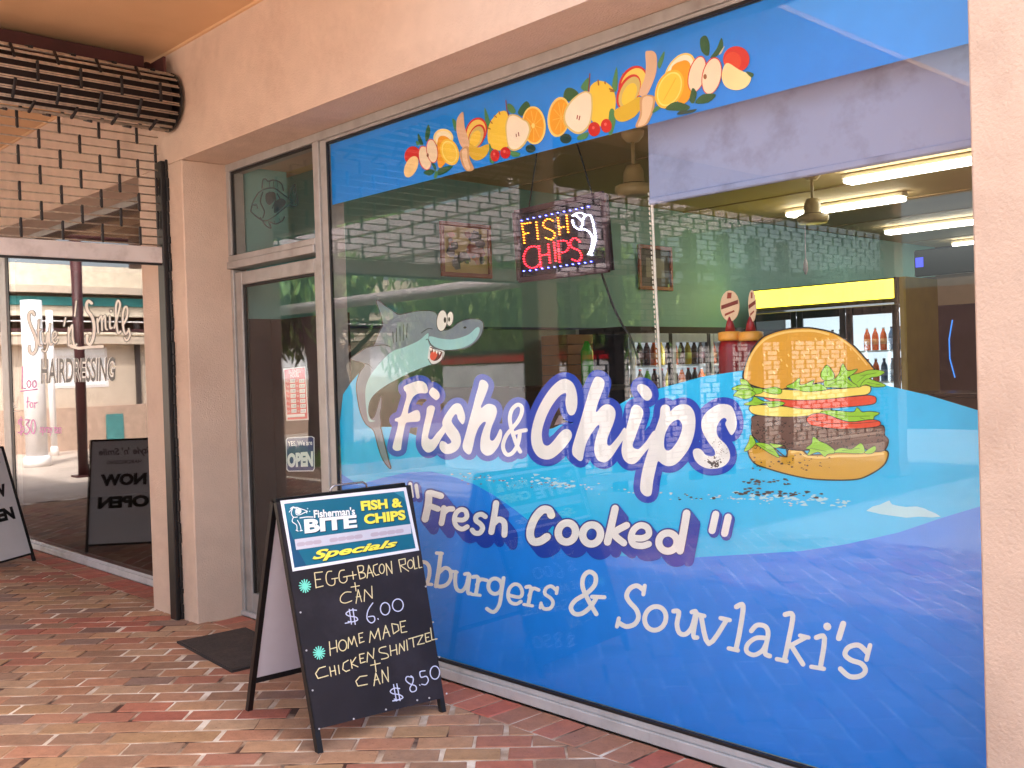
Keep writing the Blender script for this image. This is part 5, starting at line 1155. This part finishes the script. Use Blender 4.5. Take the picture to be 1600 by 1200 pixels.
# ================================================================== drinks fridges
FBLK = paint('fridge_black', (26, 22, 26), rough=.3); FYEL = paint('fridge_yellow', (150, 128, 36), rough=.5)
HEADER = emit('fridge_header_light', (255, 232, 60), 1.25, var=.3)
FIN = emit('fridge_inner_light', (226, 236, 246), 0.22); FFILL = emit('fridge_fill', (240, 246, 255), 3.0); SHF = paint('fridge_shelf', (220, 226, 230), rough=.4); WFR = paint('fridge_white', (214, 224, 226), rough=.35)
def bottle_mesh(colr, capc, h=.22, r=.033, cm=None):
    b = MB(); m = ink(colr, .2)
    b.lathe((0, 0, 0), [(r*.9, 0), (r, .01), (r, h*.55), (r*.9, h*.68), (r*.4, h*.86), (r*.38, h*.93)], m, 8)
    b.lathe((0, 0, 0), [(r*.42, h*.93), (r*.42, h)], ink(capc), 8); b.lathe((0, 0, 0), [(r*1.03, h*.25), (r*1.03, h*.5)], ink((min(colr[0]+70, 250), min(colr[1]+60, 250), min(colr[2]+60, 250))), 8)
    return b.mesh('bottle', True)
BOT = {}
def bottles(rows, place, desc, zlist):
    for (nm, c, cap, lab) in rows:
        if nm not in BOT: BOT[nm] = bottle_mesh(c, cap)
    for r_, (z, kinds) in enumerate(zlist):
        for i, kd in enumerate(kinds):
            o = bpy.data.objects.new('drink_bottle', BOT[kd]); o.location = place(i, z); col.objects.link(o)
            lab = [x[3] for x in rows if x[0] == kd][0]
            tag(o, lab+' '+desc[r_], 'bottle', 'bottles '+desc[r_])
KINDS = [('orange', (250, 110, 50), (240, 240, 240), 'orange drink bottle'), ('blue', (86, 128, 170), (30, 40, 90), 'dark blue drink bottle'), ('green', (120, 190, 60), (240, 240, 240), 'green drink bottle'), ('grey', (150, 156, 160), (60, 60, 70), 'clear drink bottle'), ('yellow', (216, 180, 60), (200, 60, 40), 'yellow drink bottle'), ('cola', (56, 26, 24), (190, 30, 30), 'dark cola bottle')]
fx0, fx1, fy = -5.86, -4.27, 9.0
fr = thing('drinks_fridge', 'wide black drinks fridge with a glowing yellow header at the back of the shop', 'fridge', ((fx0+fx1)/2, 9.3, 0))
bx('back_panel', fr, (fx0, 9.66, .02), (fx1, 9.70, 2.25), FBLK); bx('side_panel', fr, (fx0, 9.02, .02), (fx0+.03, 9.659, 2.25), FBLK); bx('side_panel', fr, (fx1, 9.02, .02), (fx1+.06, 9.7, 2.25), FYEL, label='yellow right side of the fridge')
bx('base', fr, (fx0, 9.0, .02), (fx1, 9.66, .5), FBLK); bx('header', fr, (fx0, 8.98, 2.06), (fx1-.03, 9.02, 2.235), HEADER, .006); bx('header_box', fr, (fx0, 9.021, 2.02), (fx1, 9.659, 2.25), FBLK); bx('header_edge', fr, (fx1-.029, 8.97, 2.0), (fx1+.0, 9.02, 2.25), FBLK)
bx('inner_light', fr, (fx0+.04, 9.60, .52), (fx1-.01, 9.64, 2.0), FIN)
dw = (fx1-fx0)/3
bx('fill_strip', fr, (fx0+.05, 9.03, 1.93), (fx1-.02, 9.05, 1.95), FFILL)  # glowing strip added behind the door tops to brighten the bottle fronts
for i in range(3):
    x = fx0+dw*i
    fm = MB(); fm.box((x+.005, 8.99, .5), (x+.065, 9.02, 2.0), FBLK, .004); fm.box((x+dw-.065, 8.99, .5), (x+dw-.005, 9.02, 2.0), FBLK, .004); fm.box((x+.066, 8.99, 1.92), (x+dw-.066, 9.02, 2.0), FBLK, .004); fm.box((x+.066, 8.99, .5), (x+dw-.066, 9.02, .58), FBLK, .004)
    d_ = fm.build('door', fr); bx('door_glass', d_, (x+.066, 9.0, .581), (x+dw-.066, 9.006, 1.919), GLD)
for z in (.62, .98, 1.28, 1.58): bx('shelf', fr, (fx0+.03, 9.1, z-.015), (fx1, 9.58, z), SHF)
seqs = [(1.28, ['orange', 'yellow', 'blue', 'blue', 'blue']), (1.58, ['orange', 'orange', 'orange', 'blue', 'blue'])]
for i, (nm, sq_) in enumerate((('left', [['cola', 'cola', 'grey', 'cola', 'cola'], ['grey', 'cola', 'cola', 'cola', 'cola']]), ('middle', [['grey', 'grey', 'yellow', 'grey', 'grey'], ['green', 'green', 'grey', 'grey', 'grey']]), ('right', [['yellow', 'orange', 'blue', 'blue', 'blue'], ['orange', 'orange', 'orange', 'blue', 'blue']]))):
    x = fx0+dw*i
    bottles(KINDS, lambda j, z, x=x: (x+.1+j*.083, 9.22, z), ['on the lower lit shelf behind the %s fridge door' % nm, 'on the upper lit shelf behind the %s fridge door' % nm], [(1.281, sq_[0]), (1.581, sq_[1])])
# white fridges along the teal wall
wf = thing('drinks_fridge', 'white glass-door fridge row standing along the teal wall', 'fridge', (-5.8, 7.6, 0))
WY0, WY1 = 6.55, 8.3; WX = -5.5
bx('carcass', wf, (-6.08, WY0, .02), (-6.04, WY1, 1.84), WFR); bx('top', wf, (-6.04, WY0, 1.78), (WX, WY1, 1.84), FBLK); bx('base', wf, (-6.04, WY0, .02), (WX, WY1, .3), WFR)
bx('side_panel', wf, (-6.04, WY0, .3), (WX, WY0+.03, 1.78), paint('fridge_side_blue', (48, 56, 74), rough=.4)); bx('side_panel', wf, (-6.04, WY1-.03, .3), (WX, WY1, 1.78), WFR); bx('inner_light', wf, (-6.03, WY0+.04, .32), (-6.01, WY1-.04, 1.77), emit('fridge_inner_dim', (226, 230, 236), .1))
for i in range(3):
    a_ = WY0+.03+i*.57
    fm = MB(); fm.box((WX, a_, .3), (WX+.03, a_+.05, 1.78), WFR, .004); fm.box((WX, a_+.52, .3), (WX+.03, a_+.57, 1.78), FBLK, .004); fm.box((WX, a_+.051, 1.70), (WX+.03, a_+.519, 1.78), WFR, .004)
    d_ = fm.build('door', wf); bx('door_glass', d_, (WX+.01, a_+.051, .31), (WX+.016, a_+.519, 1.69), GLD)
for z in (.7, 1.0, 1.25, 1.5): bx('shelf', wf, (-6.0, WY0+.03, z-.015), (WX-.03, WY1-.03, z), SHF)
for yy in (WY0+.08, WY0+.65, WY0+1.22): bx('fill_strip', wf, (WX-.03, yy, .4), (WX-.012, yy+.018, 1.7), FFILL)  # added upright glowing strips that light these bottles from the front
wrows = [(1.251, ['cola', 'orange', 'cola', 'green', 'cola', 'cola', 'yellow', 'cola', 'orange', 'cola', 'cola', 'orange', 'yellow', 'cola', 'cola', 'grey']), (1.501, ['cola', 'yellow', 'cola', 'cola', 'orange', 'yellow', 'cola', 'orange', 'cola', 'yellow', 'cola', 'cola', 'cola', 'orange', 'grey', 'grey'])]
bottles(KINDS, lambda j, z: (-5.62, WY0+.12+j*.1, z), ['on the lower shelf of the white wall fridges', 'on the upper shelf of the white wall fridges'], wrows)

# ================================================================== other fittings in the shop
def P5(px, py, y): return hit(px, py, y=y)
bulk = P5(1423, 487, 10.5); bulk2 = P5(1425, 428, 10.5)
BK = paint('bulkhead', (150, 128, 112), var=.08)
o = bx('bulkhead', None, (bulk.x, 10.5, bulk.z-.2), (1.3, 10.8, bulk2.z-.05), BK); tag(o, 'beige bulkhead above the dark vending machines', 'bulkhead')
VM = paint('machine_dark', (40, 26, 48), rough=.3, var=.2); ARC = emit('machine_blue_line', (40, 110, 190), .5)
a_ = P5(1440, 480, 10.2); c_ = P5(1440, 600, 10.2)
vm = thing('vending_machine', 'dark machine with blue curved lines beside the right pillar', 'vending machine', (a_.x+.8, 10.3, 0))
bx('cabinet', vm, (a_.x-.05, 10.2, .02), (a_.x+2.0, 10.49, 2.02), VM, .01)
k = MB()
for px_ in (1448, 1486):
    pts = [P5(px_+dx, y, 10.19) for dx, y in ((2, 500), (-3, 530), (-2, 560), (6, 590))]; k.tube(pts, .006, ARC, 5)
k.build('blue_arc', vm)
ct = thing('counter', 'dark serving counter with steel knobs below the vending machine', 'counter', (-3.4, 8.2, 0))
bx('body', ct, (-3.9, 8.2, .02), (-0.6, 8.8, 1.16), paint('counter_brown', (92, 60, 50), rough=.45)); bx('top', ct, (-3.95, 8.15, 1.161), (-0.6, 8.85, 1.2), paint('counter_top', (40, 34, 36), rough=.25), .005)
KN = paint('knob', (216, 214, 210), rough=.25, metal=.6)
for i in range(5):
    for z in (1.06, .98, .9):
        q = MB(); q.lathe((-3.5+i*.28, 8.19, z), [(.012, -.012), (.016, 0), (.012, .01)], KN, 10, 'y'); q.build('knob', ct)
t1_, t2_ = P5(1468, 405, 10.4), P5(1445, 398, 10.4)
tv = thing('monitor', 'small dark monitor on the wall with a blue lit corner', 'monitor', (t1_.x, 10.4, t1_.z)); bx('case', tv, (t1_.x-.28, 10.42, t1_.z-.16), (t1_.x+.5, 10.495, t1_.z+.12), FBLK, .01); bx('screen', tv, (t1_.x-.26, 10.412, t1_.z-.06), (t1_.x-.18, 10.4195, t1_.z+.04), emit('monitor_blue', (60, 70, 220), .4))
# dark screen behind the door, display on the left
scr = bx('partition', None, (-5.79, 3.34, .02), (-4.95, 3.38, 1.87), paint('partition_dark', (52, 34, 42), rough=.5, var=.15)); tag(scr, 'dark partition standing behind the shop door', 'partition')
hf = thing('food_warmer', 'warm-lit food display with yellow paper behind the shark', 'food display', (-5.3, 4.6, 0))
p0, p1 = P5(544, 545, 4.7), P5(600, 590, 4.7)
bx('cabinet', hf, (p0.x-.25, 4.72, .02), (p0.x+1.5, 5.1, 1.38), paint('warmer_dark', (58, 40, 36)), .004); bx('lit_panel', hf, (p0.x-.1, 4.70, p1.z), (p0.x+.42, 4.719, p0.z), emit('warm_panel', (236, 196, 110), .45, var=.4)); bx('shelf_light', hf, (p0.x-.1, 4.69, p1.z-.03), (p0.x+.42, 4.715, p1.z-.008), emit('warm_strip', (255, 236, 160), 2.0))
bx('front', hf, (p0.x+.1, 4.68, 1.0), (p0.x+1.4, 4.7, 1.28), paint('warmer_tan', (170, 148, 100), rough=.5))
pb = P5(562, 528, 4.6); k = MB(); k.lathe((pb.x, 4.6, 0), [(.01, pb.z-.1), (.07, pb.z-.08), (.11, pb.z), (.07, pb.z+.07), (.01, pb.z+.09)], paint('blue_gloss', (0, 120, 200), rough=.3), 20); o = k.build('balloon', None, True); tag(o, 'blue balloon beside the shark fin inside the window', 'balloon')
bx2 = P5(965, 520, 6.2)
o = bx('back_shelf', None, (-6.08, 5.2, .02), (-5.72, 6.5, 1.36), paint('shelf_dark', (50, 44, 42))); tag(o, 'dark low cabinet against the teal wall', 'cabinet')
for q in range(5):
    o = bx('pizza_box', None, (-6.05, 6.08, 1.361+q*.085), (-5.74, 6.4, 1.361+q*.085+.08), paint('cardboard', (176, 128, 84), var=.1), .004)
    tag(o, '%s tan cardboard box of the stack by the wall fridges' % ['lowest', 'second lowest', 'middle', 'second highest', 'topmost'][q], 'box', 'stacked cardboard boxes')
k = MB(); gb = hit(918, 585, y=5.6); k.lathe((gb.x, 5.6, 0), [(.045, 1.365), (.048, 1.38), (.048, 1.62), (.03, 1.66), (.014, 1.70)], ink((70, 190, 60), .25), 14); o = k.build('green_bottle', None, True); tag(o, 'bright green bottle standing in the dark middle of the shop', 'bottle')
o = bx('work_table', None, (gb.x-.5, 5.4, 1.33), (gb.x+.35, 5.9, 1.364), paint('shelf_dark', (50, 44, 42))); o2 = None; tag(o, 'dark bench top holding the green bottle', 'bench')
# ================================================================== courtyard across the paving (seen in the glass)
def mir(px, py, yv, G=3.09):
    """place seen at a photo pixel by reflection in the pane, at virtual distance yv"""
    q = hit(px, py, y=yv); return Vector((q.x, 2*G-q.y, q.z))
STEELP = paint('pergola_paint', (226, 206, 208), rough=.45, var=.05); WCOL = paint('white_column', (232, 228, 226), rough=.6, var=.04); TAN = paint('tan_render', (196, 180, 162), rough=.8, var=.08); TEALP = paint('teal_fascia', (60, 140, 140), rough=.5)
LEAF = paint('leaf_green', (92, 128, 52), rough=.6, var=.4, scale=3); LEAF2 = paint('leaf_pale', (140, 162, 84), rough=.6, var=.3, scale=3); BARK = paint('bark', (92, 72, 60), rough=.9, var=.3, bump=.6, bscale=30)
pg = thing('pergola', 'pale pink steel pergola over the courtyard, mirrored in the shop window', 'pergola', (-9.5, -2, 0))
for y, z in ((-2.8, 3.2), (-1.82, 2.52)):
    one('tube', pg, lambda b: b.tube([(-14, y, z), (-6.35, y, z)], .035 if y < -2.5 else .08, STEELP, 12), smooth=True)
for k_ in range(7):
    y = -.4-k_*.75
    one('rafter', pg, lambda b: b.box((-14, y-.04, 3.25), (-6.35, y+.04, 3.4), STEELP, .005))
for x in (-14, -6.5): one('post', pg, lambda b: b.tube([(x, -1.9, -.05), (x, -1.9, 3.25)], .06, STEELP, 10), smooth=True)
# slatted frame behind the lowered grille
fr2 = thing('timber_screen', 'dark upright posts and rails beyond the lowered grille', 'screen', (-9, -5, 0))
for i in range(7): bx('upright', fr2, (-8.2, -7.3+i*.78, -.05), (-8.08, -7.14+i*.78, 3.3), paint('dark_timber', (64, 56, 54)))
for z in (2.72, 1.9): bx('rail', fr2, (-8.079, -7.3, z), (-8.03, -2.4, z+.1), paint('dark_timber', (64, 56, 54)))
kio = thing('kiosk', 'white-fronted kiosk with a red stripe, mirrored behind the Fish lettering', 'kiosk', (-11.2, -4.2, 0))
kx0, kx1 = -12.5, -10.2
bx('body', kio, (kx0, -5.6, -.05), (kx1, -4.1, 1.6), paint('kiosk_white', (246, 244, 247), rough=.4), .01); bx('red_stripe', kio, (kx0-.02, -5.62, 1.62), (kx1+.02, -4.08, 1.76), paint('kiosk_red', (196, 28, 34), rough=.5)); bx('roof', kio, (kx0-.05, -5.65, 1.761), (kx1+.05, -4.05, 1.80), FBLK)
# building across the courtyard
fb = thing('courtyard_building', 'tan two-storey building across the courtyard with white railings', 'building', (-24.5, -4, 0))
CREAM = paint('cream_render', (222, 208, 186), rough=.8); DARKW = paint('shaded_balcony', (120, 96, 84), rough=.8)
bx('wall', fb, (-26, -22, -.05), (-23.9, 5.5, 0.95), paint('planter_brick', (176, 150, 132), rough=.85, var=.15)); bx('wall', fb, (-26, -22, 0.95), (-24.2, 5.5, 2.42), TAN); bx('wall', fb, (-26, -22, 2.42), (-25.0, 5.5, 3.6), DARKW)
bx('beam', fb, (-24.4, -22, 2.421), (-23.9, 5.5, 2.6), TAN); bx('fascia', fb, (-24.3, -22, 3.32), (-24.0, 5.5, 3.52), TEALP); bx('band', fb, (-24.31, -22, 3.08), (-24.05, 5.5, 3.315), CREAM); bx('roof', fb, (-26, -22, 3.6), (-23.8, 5.5, 3.76), TAN); bx('parapet', fb, (-26, -22, 3.761), (-24.3, 5.5, 4.3), CREAM)
for z, r_, m in ((2.95, .018, WCOL), (2.74, .045, MAROON), (2.66, .05, CREAM)): one('railing', fb, lambda b: b.tube([(-23.95, -22, z), (-23.95, 5.5, z)], r_, m, 6))
bal = proto('baluster', lambda b: b.tube([(0, 0, 0), (0, 0, .5)], .022, WCOL, 5))
for i in range(54): inst('baluster', bal, (-23.95, -21.5+i*.5, 2.6), fb)
for i, (y0, y1) in enumerate(((-17, -15), (-13, -11), (-9, -7), (-3.35, -2.05), (0.2, 2))):
    f_ = bx('window', fb, (-24.25, y0, 1.4), (-24.19, y1, 2.35), WCOL, .01); bx('pane', f_, (-24.189, y0+.06, 1.46), (-24.18, y1-.06, 2.1), paint('pane_glare', (240, 242, 244), rough=.3)); bx('pane', f_, (-24.189, y0+.06, 2.16), (-24.18, y1-.06, 2.3), paint('pane_glare', (240, 242, 244)))  # sky brightness on the panes is painted in as white
bx('door', fb, (-23.9, -3.55, .1), (-23.87, -3.15, .75), paint('teal_door', (70, 130, 130))); bx('downpipe', fb, (-24.19, -4.1, .95), (-24.1, -4.0, 3.0), paint('dark_timber', (64, 56, 54)))
for i, (x, y, r) in enumerate(((-20.0, -0.3, .19), (-22.6, -1.5, .07))):
    p = thing('column', ['stout white column in the courtyard, mirrored in the salon window', 'slim cream column in the courtyard, mirrored in the salon window'][i], 'column', (x, y, 0))
    one('shaft', p, lambda b: b.tube([(x, y, -.05), (x, y, 3.1)], r, WCOL, 20), smooth=True); one('collar', p, lambda b: b.lathe((x, y, 0), [(r*1.25, -.05), (r*1.25, .12), (r*1.02, .16)], WCOL, 20), smooth=True)
mp = thing('pipe_post', 'maroon steel post in the courtyard, mirrored beside the salon lettering', 'post', (-17, 0, 0))
one('shaft', mp, lambda b: b.tube([(-17, -.06, -.05), (-17, -.06, 3.9)], .085, MAROON, 12), smooth=True); bx('foot_plate', mp, (-17.15, -.2, -.05), (-16.85, .1, -.02), MAROON)
wr = thing('walkway_rail', 'horizontal maroon tube crossing high above the courtyard', 'railing', (-17, 0, 0))
one('pipe', wr, lambda b: b.tube([(-17, -6, 3.95), (-17, 2.6, 3.95)], .07, MAROON, 10), smooth=True)
wb = thing('white_shopfront', 'white-walled shop with dark upper windows across the court, seen through the lowered grille', 'building', (-13, -15.5, 0))
bx('wall', wb, (-21, -18, -.05), (-11.4, -15, 1.97), WCOL); bx('wall', wb, (-11.399, -18, -.05), (-5, -15.2, 3.0), paint('brown_wall', (110, 84, 74), rough=.8))
bx('upper_wall', wb, (-21, -18, 1.971), (-11.4, -15.1, 3.6), paint('dark_timber', (64, 56, 54)))
for i in range(6): f_ = bx('window', wb, (-20.6+i*1.55, -15.12, 2.2), (-19.4+i*1.55, -15.07, 3.3), paint('window_dark', (30, 40, 40), rough=.2)); bx('pane', f_, (-20.5+i*1.55, -15.069, 2.3), (-19.5+i*1.55, -15.06, 3.2), paint('window_dark', (30, 40, 40), rough=.2))
# planter with grass and bare branches
pl_ = thing('planter', 'low brick planter with grass in the courtyard', 'planter', (-14, -3, 0))
bx('wall', pl_, (-15.2, -4.6, -.05), (-12.9, -2.0, .12), paint('planter_brick', (176, 150, 132), rough=.85))
def tree(loc, h, cr, n, seed, label, leafm, weep=0.0, bare=False):
    r = random.Random(seed); t = thing('tree', label, 'tree', loc); x0, y0, _ = loc
    tk = MB(); tk.tube([(x0, y0, -.05), (x0+.08, y0, h*.3), (x0-.05, y0+.1, h*.55), (x0+.1, y0, h*.8)], [.16, .13, .1, .04], BARK, 10)
    ends = []
    for i in range(14):
        a = r.random()*6.28; z = h*r.uniform(.35, .75); l = cr*r.uniform(.5, 1.0); p = Vector((x0, y0, z)); q = p+Vector((math.cos(a)*l*.5, math.sin(a)*l*.5, l*.45)); e = p+Vector((math.cos(a)*l, math.sin(a)*l, l*.6))
        tk.tube([p, q, e], [.06, .035, .012], BARK, 6); ends += [q, e]
        for _ in range(4 if bare else 2):
            b_ = e+Vector((r.uniform(-1, 1), r.uniform(-1, 1), r.uniform(-.2, .8)))*l*.5; tk.tube([q.lerp(e, r.random()), b_], [.018, .006], BARK, 4); ends.append(b_)
    tk.build('trunk', t, True)
    if bare: return
    V = []; F = []; mi = []
    for c in ends:
        R_ = cr*r.uniform(.25, .42)
        for _ in range(n//len(ends)):
            v = Vector((r.gauss(0, .5), r.gauss(0, .5), r.gauss(0, .4)))*R_; p = c+v-Vector((0, 0, weep*r.random()*R_*3))
            s = r.uniform(.05, .12); d = Vector((r.uniform(-1, 1), r.uniform(-1, 1), r.uniform(-1.2, .3) if not weep else -1.6)).normalized(); u = d.cross(Vector((r.random(), r.random(), r.random()))).normalized()
            b0 = len(V); V += [p-d*s*1.5, p+u*s*.35, p+d*s*1.5, p-u*s*.35]; F.append((b0, b0+1, b0+2, b0+3)); mi.append(r.random() < .35)
    b = MB(); b.v = [tuple(v) for v in V]; b.f = F; b.mats = [leafm, LEAF2]; b.m = [int(q) for q in mi]; b.build('crown', t)
tree((-13.0, -7.4, 0), 4.6, 1.8, 12000, 1, 'leafy green tree behind the kiosk in the courtyard', LEAF, weep=.6)
tree((-15.6, -7.4, 0), 4.4, 1.6, 9000, 2, 'weeping green tree left of the kiosk in the courtyard', LEAF, weep=.8)
tree((-14.3, -3.4, 0), 3.8, 1.5, 100, 3, 'bare branched tree standing in the brick planter', LEAF, bare=True)
tree((-13.8, -2.5, 0), 5.0, 1.2, 9000, 6, 'tall tree beside the pergola posts, mirrored above the shark', LEAF, weep=.2)
gV = []; gF = []; r = random.Random(8)
for _ in range(3500):
    x, y = r.uniform(-15.15, -12.95), r.uniform(-4.55, -2.05); h = r.uniform(.1, .3); a = r.random()*3; b0 = len(gV)
    gV += [(x-.02*math.cos(a), y-.02*math.sin(a), 0.115), (x+.02*math.cos(a), y+.02*math.sin(a), 0.115), (x+r.uniform(-.06, .06), y+r.uniform(-.06, .06), 0.115+h)]; gF.append((b0, b0+1, b0+2))
b = MB(); b.v = gV; b.f = gF; b.mats = [LEAF]; b.m = [0]*len(gF); b.build('grass', None, kind='stuff')
